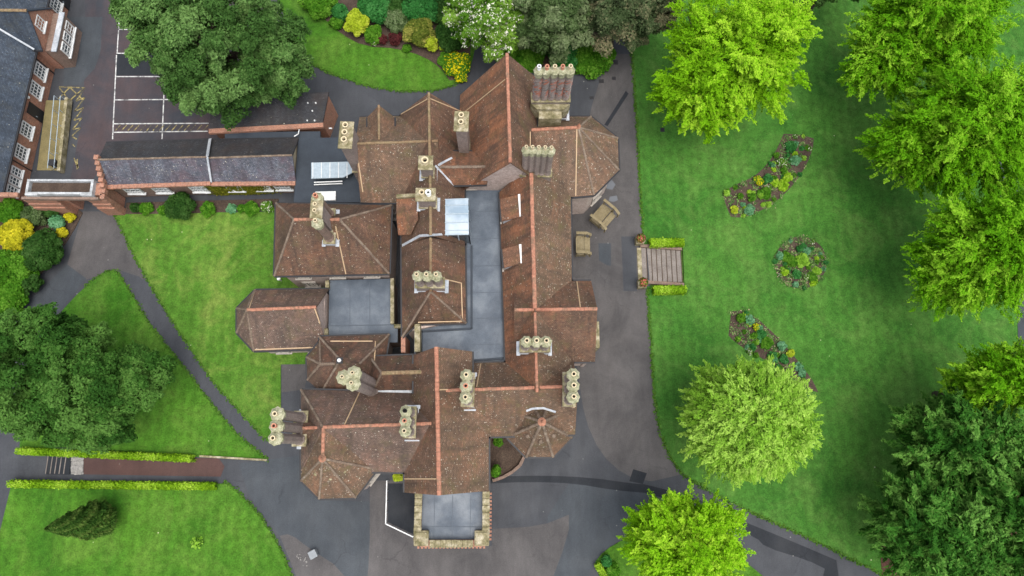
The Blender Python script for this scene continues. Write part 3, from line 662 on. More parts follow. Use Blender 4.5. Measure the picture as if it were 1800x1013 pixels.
# O octagonal bay
P = W3((528,752,5.8),(529,845,5.8),(561,877,5.8),(625,875,5.8),(663,825,5.8),(640,757,5.8),(569,752,9.05),(567,806,9.05))
roof('bay_roof', P, [[0,1,7,6],[1,2,7],[2,3,7],[3,4,7],[4,5,6,7]], 'tile_lichen', Hh, [(6,7)], [(1,7),(2,7),(3,7),(4,7)], rr=.15)
wall('bay_wall', P[:6], 5.7, 'brick', Hh, 'SWED')
mb = MB(); mb.lathe(P[7], [(.26,-.1),(.3,.08),(.12,.25),(.02,.55)], 10); mb.build('finial', M['ridge'], Hh)
mb = MB()
for px_, py_ in ((555,833),(581,841),(605,829)): mb.lathe(at(px_, py_, 7.35), [(.17,-.2),(.17,.02),(.1,.1)], 8)
mb.build('roof_vent', M['stone'], Hh)
# chimney-breast gablet at the west end
P = W3((521,734,7.0),(521,774,7.0),(519,753,8.3),(568,752,8.3),(566,735,7.0),(566,773,7.0))
roof('gablet', P, [[0,2,3,4],[1,5,3,2]], 'tile', Hh, [(2,3)], rr=.13)
wall('wall', [P[0],P[1],P[5],P[4]], 6.95, 'brick', Hh, '', .15)
mb = MB()
for y_ in (731,777): mb = MB(); mb.bar(at(517,y_,7.25), at(540,y_,7.25), .22, .3); mb.build('kneeler', M['stone'], Hh)
# R north-west hipped block
P = W3((485,357,6),(482,485,6),(684,481,6),(688,361,6),(517,386,10.2),(597,386,10.2))
roof('roof', P, [[0,4,5,3],[1,2,5,4],[0,1,4],[2,3,5]], 'tile', Hh, [(4,5)], [(0,4),(1,4),(2,5),(3,5)], rr=.14)
wall('wall', P[:4], 5.9, 'brick', Hh, 'SWN')
# T west bay
P = W3((448,510,4),(578,508,4),(574,613,4),(446,617,4),(416,585,4),(416,542,4),(434,545,6.6),(556,540,6.6))
roof('bay_roof', P, [[0,6,7,1],[3,2,7,6],[3,4,6],[4,5,6],[5,0,6]], 'tile_violet', Hh, [(6,7)], [(0,6),(3,6),(4,6),(5,6)], rr=.14)
wall('bay_wall', P[:6], 3.9, 'brick', Hh, 'SWD', .32); gable(Hh, P[2], P[1], P[7], 'brick', 2)
# U small hipped roof with bay
P = W3((561,592,5),(684,588,5),(668,688,5),(566,688,5),(598,633,7.4),(632,640,7.4))
roof('roof', P, [[0,4,5,1],[3,2,5,4],[0,3,4],[1,2,5]], 'tile_dark', Hh, hip=[(0,4),(1,5),(3,4)])
wall('wall', P[:4], 4.9, 'brick', Hh, 'W')
P = W3((562,600,5),(539,628,5),(540,668,5),(560,686,5),(563,640,6.7),(596,640,6.7),(585,600,5),(585,686,5))
roof('bay_roof', P, [[6,0,4,5],[0,1,4],[1,2,4],[2,3,4],[3,7,5,4]], 'tile_dark', Hh, [(4,5)], [(0,4),(1,4),(2,4)], rr=.12, rmat='hip')
wall('bay_wall', [P[i] for i in (0,1,2,3)], 4.9, 'brick', Hh, 'WD', .25)
mb = MB(); q = at(597,634,7.5); mb.box(q, (.5,.5,.1)); rv = mb.build('roof_vent', M['black'], Hh); mb = MB(); mb.lathe(q, [(.15,.05),(.15,.2),(.08,.27)], 12); mb.build('vent_cap', M['lamp'], rv)
# V small block
P = W3((650,627,6),(655,688,6),(738,687,6),(735,624,6),(671,656,8),(745,654,8))
roof('roof', P, [[0,4,5,3],[1,2,5,4],[0,1,4]], 'tile_dark', Hh, [(4,5)], [(0,4),(1,4)], rr=.17, rmat='ridge_moss')
wall('wall', P[:4], 5.9, 'brick', Hh, 'N')
mb = MB(); mb.bar(at(632,691,6.05), at(728,691,6.05), .42, .06); mb.build('lead_gutter', M['lead'], Hh)
# W central block
P = W3((706,431,6),(707,593,6),(732,570,6),(819,568,6),(817,428,6),(757,418,9.15),(757,513,9.15))
roof('roof', P, [[0,1,6,5],[4,5,6,3],[1,2,3,6]], 'tile', Hh, [(5,6)], [(1,6),(3,6)], rr=.12, rmat='ridge_moss')
wall('wall', [P[i] for i in (0,1,3,4)], 5.9, 'brick', Hh, 'W')
# small dormer on the west slope above the light well
P = W3((697,349,7.6),(697,385,7.4),(700,413,6.8),(733,347,8.4),(735,385,8.6),(722,413,7.6))
roof('dormer', P, [[0,1,4,3],[1,2,5,4]], 'tile_red', Hh); 
mb = MB(); mb.prism([(q.x, q.y) for q in (at(699,352,7.3), at(702,411,6.6), at(725,411,6.6), at(733,350,7.3))], 4, 6.5); mb.build('dormer_cheek', M['brick_brown'], Hh)
mb = MB(); mb.bar(at(698,346,7.85), at(735,344,8.5), .3, .3); mb.build('dormer_coping', M['stone'], Hh)
# X link roof
P = W3((775,266,7.3),(788,326,7.3),(771,294,8.9),(862,293,8.9),(862,266,7.3),(856,324,7.3))
roof('roof', P, [[0,2,3,4],[1,5,3,2]], 'tile_red', Hh, [(2,3)], rr=.13, rmat='hip')
wall('wall', [P[0],P[1],P[5],P[4]], 7.2, 'brick', Hh, 'S', levels=[6.4])
# flat roofs
def flatroof(name, pxs, z, mat='felt', th=.25): 
    o = sheet(name, pxs, 0, M[mat], 0, Hh, th, 0, z=z); return o
FR = flatroof('flat_roof', [(800,322),(892,322),(896,650),(728,650),(728,560),(815,560)], 5.45)
mb = MB()
for a, b in (((829,432),(829,578)),((829,578),(741,583)),((881,345),(887,618)),((887,630),(832,634)),((741,583),(741,620))): mb.bar(at(*a, 5.52), at(*b, 5.52), .16, .14)
mb.build('roof_upstand', M['felt_dark'], FR)
mb = MB()
for y_ in (372,420,468,515,560,606): mb.bar(at(830,y_,5.466), at(881,y_-1,5.466), .05, .012)
mb.build('felt_joint', M['felt_joint'], FR)['kind'] = 'stuff'
wall('wall', W3((728,562,5.4),(728,648,5.4),(840,648,5.4),(840,562,5.4)), 5.2, 'brick_red', Hh, '', .1)
mb = MB(); mb.bar(at(735,572,6.0), at(735,620,6.0), .45, 1.2); mb.build('parapet', M['stone'], Hh)
mb = MB(); mb.bar(at(713,596,4.4), at(713,624,4.4), .35, 3); mb.build('yard_wall', M['brick_red'], Hh)
FS = flatroof('flat_roof', [(579,493),(690,490),(690,572),(699,572),(699,602),(577,602)], 3.5)
mb = MB()
for a, b in (((576,573),(697,571)),): mb.bar(at(*a, 3.53), at(*b, 3.53), .07, .05)
for x_ in (615,650): mb.bar(at(x_,496,3.52), at(x_,570,3.52), .05, .014)
mb.build('felt_joint', M['felt_joint'], FS)['kind'] = 'stuff'
for a, b in (((690,490),(690,570)),((576,494),(576,508)),((574,578),(574,598)),((693,574),(706,574))): mb = MB(); mb.bar(at(*a, 3.7), at(*b, 3.7), .32, .5); mb.build('parapet', M['stone'], FS, bevel=.03)
wall('wall', W3((579,493,3.4),(690,490,3.4),(690,572,3.4),(699,572,3.4),(699,602,3.4),(577,602,3.4)), 3.2, 'brick_brown', Hh, '', .08)
# link to the service range
FL = flatroof('flat_roof', [(524,243),(632,241),(636,356),(516,356)], 3.2, 'felt_dark')
mb = MB(); mb.prism([(q.x, q.y) for q in W3((517,355,3.2),(525,243,3.2),(632,242,3.2),(636,355,3.2))], 0, 2.95); mb.build('wall', M['brick_brown'], Hh)
flatroof('flat_roof', [(395,233),(563,231),(563,246),(395,248)], 3.0, 'felt_dark')
mb = MB(); mb.prism([(q.x, q.y) for q in W3((395,234,3),(561,232,3),(561,245,3),(395,247,3))], 0, 2.75); mb.build('wall', M['brick_brown'], Hh)
q = W3((547,286,4.3),(620,284,4.3),(620,303,4.3),(603,312,4.3),(547,314,4.3))
mb = MB(); mb.prism([(v.x, v.y) for v in inset(q, .2)], 3.2, 4.15); lt = mb.build('roof_lantern', M['glass'], Hh)
mb = MB(); mb.prism([(v.x, v.y) for v in q], 4.15, 4.28); mb.build('lantern_lid', M['metal'], lt)
mb = MB()
for k in range(5): mb.bar(at(550+k*15,286,4.31), at(550+k*15,313,4.31), .05, .05)
mb.bar(at(552,321,3.75), at(602,319,3.75), .08, .1); mb.bar(at(552,325,3.4), at(602,323,3.4), .08, .1)
mb.build('glazing_bar', M['white'], lt)
mb = MB(); mb.prism([(v.x, v.y) for v in W3((554,337,3.4),(590,336,3.4),(590,352,3.4),(554,353,3.4))], 3.2, 3.42); mb.build('roof_light', M['white'], Hh, bevel=.03)
# glazed roof lantern in the middle of the house
q = W3((768,351,8.2),(823,349,8.2),(824,412,8.2),(768,413,8.2))
mb = MB(); mb.prism([(v.x, v.y) for v in inset(q, .08)], 5.3, 8.0); lt = mb.build('glazed_lantern', M['glass'], Hh)
mb = MB(); mb.prism([(v.x, v.y) for v in q], 8.0, 8.12); mb.build('lantern_top', M['rglass'], lt)
mb = MB()
for t in (0, .17, .42, .66, .88, 1): mb.bar(q[0].lerp(q[3], t)-Vector((0,0,.06)), q[1].lerp(q[2], t)-Vector((0,0,.06)), .07, .07)
for t in (0, .33, .66, 1):
    for (a, b) in ((q[3], q[2]), (q[1], q[2])):
        v = a.lerp(b, t); mb.bar(Vector((v.x, v.y, 5.5)), Vector((v.x, v.y, 8.0)), .08, .08)
mb.build('glazing_bar', M['metal'], lt)
# catslide dormers on the west slope of the east range
for (y0, y1, x0, x1) in ((344,387,879,916),(432,469,883,918)):
    P = W3((x0,y0+6,7.3),(x0+3,y1+2,7.3),(x1,y1-6,8.3),(x1-3,y0-2,8.3))
    d = roof('dormer', P, [[0,1,2,3]], 'tile_red', Hh)
    mb = MB(); mb.bar(P[2]+Vector((0,0,.04)), P[3]+Vector((0,0,.04)), .26, .06); mb.build('lead_flashing', M['white'], d)
    mb = MB(); z_ = Vector((.12, 0, -.16)); a, b, c, e = (v+z_ for v in P)
    for s0, s1, o_ in ((b, c, .18), (a, e, -.18)):
        mb = MB(); o2 = Vector((0, o_, 0)); mb.add([s0+o2, s1+o2, Vector((s1.x, s1.y, 7.2))+o2, Vector((s0.x, s0.y, 5.8))+o2]+[v-o2*.5 for v in (s0+o2, s1+o2, Vector((s1.x, s1.y, 7.2))+o2, Vector((s0.x, s0.y, 5.8))+o2)], [[0,1,2,3],[7,6,5,4],[0,4,5,1],[1,5,6,2],[2,6,7,3],[3,7,4,0]])
        mb.build('dormer_cheek', M['lead'], d)
    mid = (a+b)/2; window(Hh, (mid.x+.05, mid.y, 6.65), (-1, 0), 1.5, .9, 3, 2)
# porch with parapet
zt = 5.0; xa, xb, ya, yb = -6.95, -.93, -3.2, -7.55
mb = MB(); mb.prism([(xa+.3, ya+.5), (xb-.3, ya+.5), (xb-.3, yb+.3), (xa+.3, yb+.3)], 0, 4.25); mb.build('porch_wall', M['brick_red'], Hh)
PR = flatroof('porch_roof', [(735,860),(855,860),(855,958),(735,958)], 4.32)
mb = MB()
for k in range(3): mb.bar((-5.4+k*1.45, -3.6, 4.335), (-5.4+k*1.45, -6.8, 4.335), .05, .014)
mb.bar((-6.2,-6.05,4.34), (-1.6,-6.05,4.34), .06, .02); mb.build('felt_joint', M['felt_joint'], PR)['kind'] = 'stuff'
for c_, z_ in (((xa+.3, -5.3, 4.4), (.5, 4.2, .9)), ((xb-.3, -5.3, 4.4), (.5, 4.2, .9)), (((xa+xb)/2, yb+.3, 4.4), (xb-xa-1.1, .5, .9))): mb = MB(); mb.box(c_, z_); mb.build('parapet', M['brick_red'], Hh)
for i in range(7):
    for x_ in (xa+.31, xb-.31): mb = MB(); mb.box((x_, -3.55-i*.54, 4.93), (.56+.05*RNG.random(), .525, .2+.02*RNG.random()), rz=RNG.uniform(-.01, .01)); mb.build('coping_stone', M['stone'], Hh, bevel=.03)
for i in range(8): mb = MB(); mb.box((-5.45+i*.43, yb+.31, 4.93), (.42, .54+.05*RNG.random(), .2+.02*RNG.random())); mb.build('coping_stone', M['stone'], Hh, bevel=.03)
for x_ in (xa+.62, xb-.62): mb = MB(); mb.box((x_, yb+.72, 4.78), (1.15, 1.15, .62)); mb.box((x_, yb+.72, 5.12), (.95, .95, .1)); mb.build('corner_block', M['stone'], Hh, bevel=.05)
mb = MB()
for i in range(13): mb.box((xb+.03, -3.5-i*.29, 4.3), (.2, .16, .3)); 
for i in range(19): mb.box((xa+.35+i*.29, yb-.02, 4.3), (.16, .2, .3))
mb.build('dentil_course', M['brick_red'], Hh)['kind'] = 'stuff'
for x_ in (-5.4, -2.5): window(Hh, (x_, yb+.3, 2.4), (0, -1), 1.4, 2.0)
for y_ in (-4.6, -6.2): window(Hh, (xb-.3, y_, 2.3), (1, 0), .9, 1.8)
mb = MB(); mb.box((-3.95, yb+.28, 1.15), (1.3, .12, 2.3)); mb.box((-3.95, yb+.2, 1.15), (.06, .1, 2.2)); mb.build('door', M['wood'], Hh)
# white glazed door towards the wooden steps on the octagonal bay
window(Hh, (5.72, 15.6, 1.3), (1, 0), 1.2, 2.3, 2, 3, False)

# ---- chimneys
ch = chimney
ch(Hh, 975,121, 15, 7.0, 5, .02, r=.33, sp=.6, zmid=10.6, spiral=True, pots=['white','pot','pot_buff','pot','pot_buff'], potr=.14)
mb = MB(); q = at(975,121,15); mb.box((q.x, q.y-.9, 8.6), (1.9, 1.2, 2.4)); mb.prism([(q.x-1.65, q.y-.38), (q.x+1.65, q.y-.38), (q.x+1.1, q.y-.85), (q.x-1.1, q.y-.85)], 8.6, 10.2); mb.build('chimney_shoulder', M['stone'], Hh)
ch(Hh, 947,262, 13.6, 7.0, 5, -.02, r=.29, sp=.48, zmid=9.0, potr=.11)
ch(Hh, 811,213, 12.0, 6.0, 2, math.pi/2-.03, 'rect', r=.4, sp=.6, potr=.19, lead=False)
ch(Hh, 608,237, 11.6, 0, 3, math.pi/2-.03, 'rect', r=.38, sp=.62, zmid=6.5, potr=.2, lead=False)
ch(Hh, 748,286, 11.2, 8.4, 1, 0, 'rect', r=.42, potr=.24)
ch(Hh, 748,342, 11.2, 8.4, 2, 0, 'rect', r=.38, sp=.5, pots=['pot_buff', 'lamp'], potr=.19)
ch(Hh, 556,346, 13.2, 8.2, 1, 0, r=.38, zmid=9.2, pots=['pot'], potr=.15, mat='brick_brown')
ch(Hh, 556,390, 13.2, 8.2, 1, 0, r=.38, zmid=9.2, potr=.13, mat='brick_brown')
ch(Hh, 556,368, 13.1, 8.2, 2, math.pi/2, 'rect', r=.3, sp=.5, potr=.13, zmid=9.4)
ch(Hh, 750,484, 12.2, 8.0, 3, 0, r=.34, sp=.72, zmid=9.8, potr=.13)
ch(Hh, 943,600, 12.4, 8.2, 3, 0, r=.36, sp=.72, zmid=9.9)
ch(Hh, 819,679, 12.6, 7.4, 3, math.pi/2-.02, r=.38, sp=.8, zmid=9.6, pots=['pot_buff','pot','pot_buff'])
ch(Hh, 1008,678, 12.8, 5.0, 3, math.pi/2-.02, r=.39, sp=.8, zmid=9.6)
ch(Hh, 712,740, 12.3, 7.6, 3, math.pi/2, r=.36, sp=.7, zmid=9.7, pots=['pot_buff','pot','soot'], potr=.13)
ch(Hh, 613,664, 13.8, 4.5, 3, 0, r=.44, sp=.9, zmid=6.0, cluster=[(.3,.32),(-.4,.04),(.26,-.38)], potr=.11)
ch(Hh, 484,749, 13.6, 5.5, 3, math.pi/2, r=.42, sp=.82, zmid=7.6, pots=['pot_buff','pot','pot_buff'])

# ---- copper tape and lead strips lying on the roofs
BVH = BVHTree.FromPolygons(RV, RF)
EYE = Vector((0, 0, CAM_H))
def drape(px, py, lift=.03):
    d = (ROT @ Vector((px-900, -(py-506.5), -FPX))).normalized(); h, n, i, t = BVH.ray_cast(EYE, d)
    return (h+Vector((0, 0, lift)), n) if h else (None, None)
def strip(name, pxs, w, mat, th=.025, step=9, parent=None):
    mb = MB(); prev = None
    for (a, b) in zip(pxs[:-1], pxs[1:]):
        k = max(1, int(math.hypot(b[0]-a[0], b[1]-a[1])/step))
        for i in range(k+1):
            q, n = drape(a[0]+(b[0]-a[0])*i/k, a[1]+(b[1]-a[1])*i/k)
            if q is not None and prev is not None and (q-prev).length > .02 and abs(q.z-prev.z) < 1.6: mb.bar(prev, q, w, th)
            prev = q
    if mb.f: mb.build(name, mat, parent or Hh)
for pl in ([(628,208),(625,253),(638,338),(629,339)], [(705,201),(754,173),(815,198)], [(755,170),(757,300)], [(757,360),(757,405)], [(817,197),(888,140)], [(1014,226),(1012,345)], [(932,232),(932,262)],
           [(1014,495),(1020,540)], [(778,490),(811,498),(813,565),(735,567)], [(845,640),(838,680)], [(992,682),(993,714),(1010,716)], [(711,842),(768,842)], [(633,688),(605,748)], [(581,600),(655,600)], [(660,600),(658,640)],
           [(590,398),(608,482)], [(553,542),(566,578)], [(437,545),(448,512)], [(762,686),(830,683)], [(448,615),(556,611)]):
    strip('conductor_tape', pl, .085, M['tape'], .03)
for pl in ([(765,292),(800,327)], [(707,432),(738,415),(777,412)], [(770,291),(795,278)], [(925,722),(936,718),(955,717),(977,724)], [(520,350),(690,362)]):
    strip('lead_flashing', pl, .22, M['lead'], .03)
# ------------------------------------------------------------------ service range with slate roof
SV = empty('service_range', (-29, 25, 0), 'long single-storey brick range with violet-grey slate roof beside the court', 'outbuilding')
P = W3((186,251,3.4),(174,328,3.4),(172,281,5.4),(364,276,5.4),(369,245,3.4),(371,321,3.4))
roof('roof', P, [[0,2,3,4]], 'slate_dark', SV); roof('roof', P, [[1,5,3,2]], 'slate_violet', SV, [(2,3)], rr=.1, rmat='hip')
wall('wall', [P[0],P[1],P[5],P[4]], 3.3, 'brick_brown', SV, '', .25); gable(SV, P[0], P[1], P[2], 'brick_red', 0)
P2 = W3((366,246,3.2),(371,322,3.2),(364,278,5.15),(514,273,5.15),(525,243,3.2),(520,321,3.2))
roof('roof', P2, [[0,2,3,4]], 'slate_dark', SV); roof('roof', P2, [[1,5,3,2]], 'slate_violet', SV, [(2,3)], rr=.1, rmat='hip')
wall('wall', [P2[0],P2[1],P2[5],P2[4]], 3.1, 'brick_brown', SV, '', .25); gable(SV, P2[5], P2[4], P2[3], 'cream', 0)
mb = MB(); a = P[3].lerp(P[4], .05)+Vector((.05,0,.08)); mb.bar(a, P[4]+Vector((.05,0,.08)), .25, .08); mb.bar(P[3]+Vector((.05,0,.08)), P[5]+Vector((.05,0,.08)), .18, .06); mb.build('lead_flashing', M['lead'], SV)
def corb(a, b, zc): # brick parapet course in front of the eave, brick by brick
    mb = MB(); d = b-a; n = int(d.length/.34)
    for i in range(n):
        q = a+d*((i+.5)/n); mb.box((q.x, q.y-.12, zc), (d.length/n*.94, .36+.03*(i % 2), .22), ax=d)
    return mb
corb(P[1], P[5], 3.42).build('brick_coping', M['brick_red'], SV)['kind'] = 'stuff'
corb(P2[1], P2[5], 3.22).build('brick_coping', M['brick_red'], SV)['kind'] = 'stuff'
IVY_A, IVY_B = P[1].copy(), P2[5].copy()
for px_ in (233,283,348,411,460,495):
    q = at(px_, 345, 1.7); e = P[1].lerp(P2[5], (q.x-P[1].x)/(P2[5].x-P[1].x)); window(SV, (q.x, e.y+.26, 1.75), (0, -1), 1.5, 1.35, 3, 3)
for i in range(7): mb = MB(); mb.box((P[2].x-.1, P[2].y+.2-i*.42, 5.35-i*.28), (.42, .40, .5)); mb.build('crow_step', M['brick_red'], SV, bevel=.03)
# ------------------------------------------------------------------ store with dark slate roof
ST = empty('store_building', at(480,200), 'low store with dark slate roof and orange brick end, under the big conifer', 'outbuilding')
P = W3((372,172,4.4),(578,162,4.4),(567,217,3.2),(368,228,3.2))
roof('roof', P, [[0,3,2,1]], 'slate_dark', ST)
mb = MB(); r_ = inset([(v.x, v.y) for v in P], .1); zz_ = {}
mb.prism(r_, 0, [4.2 if v.y > (P[0].y+P[2].y)/2 else 3.02 for v in r_]); mb.build('wall', M['brick_red'], ST)
mb = MB(); mb.bar(P[3]+Vector((0,-.2,-.05)), P[2]+Vector((.1,-.2,-.05)), .45, .3); mb.build('brick_coping', M['brick_red'], ST)
mb = MB()
for px_, py_ in ((541,181),(555,181),(549,195),(540,212),(553,212)): 
    q = at(px_, py_, 3.2+1.2*(217-py_)/55+.06); mb.lathe(q, [(.07,-.1),(.07,.04)], 8)
mb.build('roof_vent', M['white'], ST)
mb = MB(); mb.tube([at(517,240,3.3), at(524,236,3.4), at(526,228,3.4)], .05); mb.box(at(581,226,2.6), (.3,.1,.1)); mb.build('vent_pipe', M['white'], ST)
# ------------------------------------------------------------------ west building
WB = empty('west_building', (-46, 30, 0), 'long brick building with blue slate roof and white small-paned windows', 'building')
xe0, xe1 = -44.9, -43.9; ys_, yn_ = 22.6, 52
P = [Vector(q) for q in ((-45.2, ys_, 3.3), (-43.7, yn_, 3.3), (-52.5, ys_, 8.6), (-51, yn_, 8.6), (-59.7, ys_, 3.3), (-58.2, yn_, 3.3))]
roof('roof', P, [[0,1,3,2],[4,2,3,5]], 'slate', WB, [(2,3)], rr=.16, rmat='hip')
wall('wall', [P[0],P[1],P[5],P[4]], 3.2, 'brick_red', WB, '', .3); gable(WB, P[4], P[0], P[2], 'brick_red', 0)
# gable wing facing the court
G = [Vector(q) for q in ((-43.75, 36.9, 3.5), (-43.55, 41.4, 3.5), (-43.65, 39.15, 6.3), (-49.5, 39.15, 6.3), (-48, 36.9, 3.5), (-48, 41.4, 3.5))]
roof('wing_roof', G, [[0,2,3,4],[1,5,3,2]], 'slate', WB, [(2,3)], rr=.15, rmat='ridge_moss')
wall('wing_wall', [G[0],G[1],G[5],G[4]], 3.4, 'brick_red', WB, '', .12); gable(WB, G[0], G[1], G[2], 'brick_red', 3, back=.1)
mb = MB(); mb.prism([(-43.8,37.1),(-42.75,37.2),(-42.65,41.1),(-43.75,41.2)], 0, 3.0); bw = mb.build('bay', M['brick_brown'], WB)
mb = MB(); mb.bar((-42.95,37.0,3.05), (-42.8,41.25,3.05), .5, .1); mb.build('bay_lead', M['lead'], bw)
mb = MB(); mb.bar((-44.4,36.85,3.62), (-48.8,39.0,6.2), .16, .08); mb.build('lead_valley', M['lead'], WB)
window(WB, (-43.82, 39.15, 4.35), (1, -.03), 1.15, 1.2, 3, 3)
for y_ in (38, 39.15, 40.3): window(WB, (-42.71, y_, 1.9), (1, -.03), .95, 1.3, 2, 3)
def xw(y): return -45.2+(y-ys_)/(yn_-ys_)*1.5-.3
for y_ in (23.35, 24.25, 25.15): window(WB, (xw(y_), y_, 1.9), (1, -.05), .8, 1.35, 2, 3)
for y_ in (27.1, 29.4, 33.6, 35.6, 42.9, 45.5): window(WB, (xw(y_), y_, 1.9), (1, -.05), 1.35, 1.5, 4, 3)
for y_ in (31.6, 44.2):
    mb = MB(); mb.box((xw(y_)+.03, y_, 1.15), (.12, 1.15, 2.3)); d = mb.build('door', M['black'], WB)
    mb = MB(); mb.box((xw(y_)+.12, y_-.4, 1.1), (.08, .05, .16)); mb.build('handle', M['metal'], d)
    mb = MB(); mb.box((xw(y_)+.15, y_+.75, 2.75), (.3, .22, .22)); mb.build('wall_lamp', M['lamp'], WB)
mb = MB(); mb.bar(P[0]+Vector((.06,0,-.08)), P[1]+Vector((.06,0,-.08)), .14, .1)
for y_ in (26.0, 36.4): mb.tube([(xw(y_)+.3, y_, 3.2), (xw(y_)+.1, y_, 2.9), (xw(y_)+.1, y_, .1)], .06)
mb.build('gutter', M['black'], WB)
# ramp with walls and handrails
RP = empty('access_ramp', gnd(100,250), 'mossy concrete access ramp with long handrails along the west building', 'ramp')
A0, A1 = gnd(106,300), gnd(122,182)
mb = MB(); mb.add([A0+Vector((-2.2,0,.05)), A0+Vector((.15,0,.05)), A1+Vector((.15,0,.6)), A1+Vector((-1.9,0,.6)), A0+Vector((-2.2,0,0)), A0+Vector((.15,0,0)), A1+Vector((.15,0,0)), A1+Vector((-1.9,0,0))], [[0,1,2,3],[1,5,6,2],[2,6,7,3],[0,3,7,4],[0,4,5,1]]); mb.build('ramp_deck', M['ramp'], RP)
mb = MB(); mb.bar(A0+Vector((.3,-.3,.35)), A1+Vector((.3,.1,.65)), .3, .75); mb.build('ramp_wall', M['stone'], RP)
for o_ in (.05, -.55):
    mb = MB(); mb.tube([A0+Vector((o_,-.2,1.0)), A1+Vector((o_,0,1.5))], .035)
    for t in (0, .2, .4, .6, .8, 1): q = A0.lerp(A1, t)+Vector((o_, 0, .0)); mb.tube([q+Vector((0,0,.05)), q+Vector((0,0,1.0+.5*t))], .03)
    mb.build('handrail', M['metal'], RP)
q = gnd(103,293); mb = MB(); mb.prism([(q.x-.3,q.y-.25),(q.x+.3,q.y-.25),(q.x+.3,q.y+.3),(q.x-.3,q.y+.3)], .08, .95); mb.box((q.x, q.y-.02, 1.0), (.66,.66,.1)); tag(mb.build('bin', M['black'], loc=q, bevel=.03), 'small black bin at the foot of the ramp by the gateway', 'bin')
# gateway arch
GT = empty('gateway_arch', (-39.5, 22.7, 0), 'red brick gateway arch with white-coped parapet between the slate buildings', 'gateway')
y0, y1 = 21.95, 23.6
mb = MB(); arc = [(-37.6-1.12+1.12*math.cos(t), 2.3+1.0*math.sin(t)) for t in np.linspace(0, math.pi, 9)]
prof = [(-42.6,0),(-42.6,3.75),(-36.0,3.75),(-36.0,0),(-37.6,0)]+arc+[(-39.84,0)]
n = len(prof); fr = [Vector((x, y0+.25, z)) for x, z in prof]; bk = [Vector((x, y1-.25, z)) for x, z in prof]
mb.add(fr+bk, [list(range(n))[::-1], [n+i for i in range(n)]]+[[i, (i+1) % n, n+(i+1) % n, n+i] for i in range(n)]); mb.build('arch_wall', M['brick_red'], GT)
for xa_, xb_ in ((-43.2,-40.3),(-37.4,-35.8)):
    mb = MB()
    for k in range(3): mb.prism([(xa_-.02*k, y0-.35+.12*k), (xb_+.02*k, y0-.35+.12*k), (xb_+.02*k, y0+.3), (xa_-.02*k, y0+.3)], .0+1.2*k*0, 1.9+.65*k)
    mb.build('pier', M['brick_red'], GT)
mb = MB()
for (xa_, xb_, ya_, yb_) in ((-42.5,-36.6,22.1,22.3),(-42.5,-36.6,23.34,23.52),(-42.5,-42.28,22.3,23.34),(-36.82,-36.6,22.3,23.34),(-42.5,-41.4,21.98,22.1),(-37.6,-36.6,21.98,22.1)):
    mb.prism([(xa_,ya_),(xb_,ya_),(xb_,yb_),(xa_,yb_)], 3.6, 4.2)
mb.build('parapet', M['coping_w'], GT)
mb = MB(); mb.prism([(-42.28,22.3),(-36.82,22.3),(-36.82,23.34),(-42.28,23.34)], 3.7, 3.79); mb.build('roof_trough', M['soil'], GT)
mb = MB(); mb.prism([(-43.0,21.75),(-36.2,21.75),(-36.2,21.98),(-43.0,21.98)], 3.5, 3.85); mb.build('string_course', M['brick_brown'], GT)
for i in range(6): mb = MB(); mb.box((-35.95+.03*(i%2), 22.1+i*.5, 3.5+.12*(i%2)), (.42,.48,.5)); mb.build('crow_step', M['brick_red'], GT, bevel=.03)
for i in range(6): mb = MB(); mb.box((-48.2+i*.84, 22.3, 3.4), (.82, .4, .35)); mb.build('brick_coping', M['brick_red'], WB, bevel=.03)
# ------------------------------------------------------------------ east steps, hedges, urns
SE = empty('stone_steps', (15, 17, -1), 'wide flight of shallow stone steps from terrace down to the east lawn', 'steps')
X0, X1, YS, YN = 13.15, 17.15, 15.35, 18.6; NS = 8
for i in range(NS):
    xa_ = X0+(X1-X0)*i/NS; zt_ = .08-1.0*(i+.2)/NS
    mb = MB(); mb.prism([(xa_, YS+.02*i), (xa_+.49, YS+.02*i), (xa_+.49, YN), (xa_, YN)], -1.3, zt_); st_ = mb.build('step', M['paving'], SE, bevel=.02)
    mb = MB(); mb.prism([(xa_+.43, YS+.01), (xa_+.515, YS+.01), (xa_+.515, YN-.01), (xa_+.43, YN-.01)], -1.3, zt_+.004); mb.build('joint', M['soil'], st_)  # dark strip paints the line of shade at each tread's lower edge
for y_ in (YN+.16, YS-.12):
    mb = MB(); mb.add([(X0-.1,y_-.15,.32),(X0-.1,y_+.15,.32),(X1+.1,y_+.15,-.7),(X1+.1,y_-.15,-.7),(X0-.1,y_-.15,-1.3),(X0-.1,y_+.15,-1.3),(X1+.1,y_+.15,-1.3),(X1+.1,y_-.15,-1.3)], [[0,3,2,1],[4,5,6,7],[0,4,7,3],[1,2,6,5],[0,1,5,4],[3,7,6,2]]); mb.build('side_wall', M['brick_brown'], SE)
mb = MB(); mb.prism([(12.75,YS),(13.15,YS),(13.15,YN),(12.75,YN)], -.1, .05); mb.build('landing', M['stone'], SE)
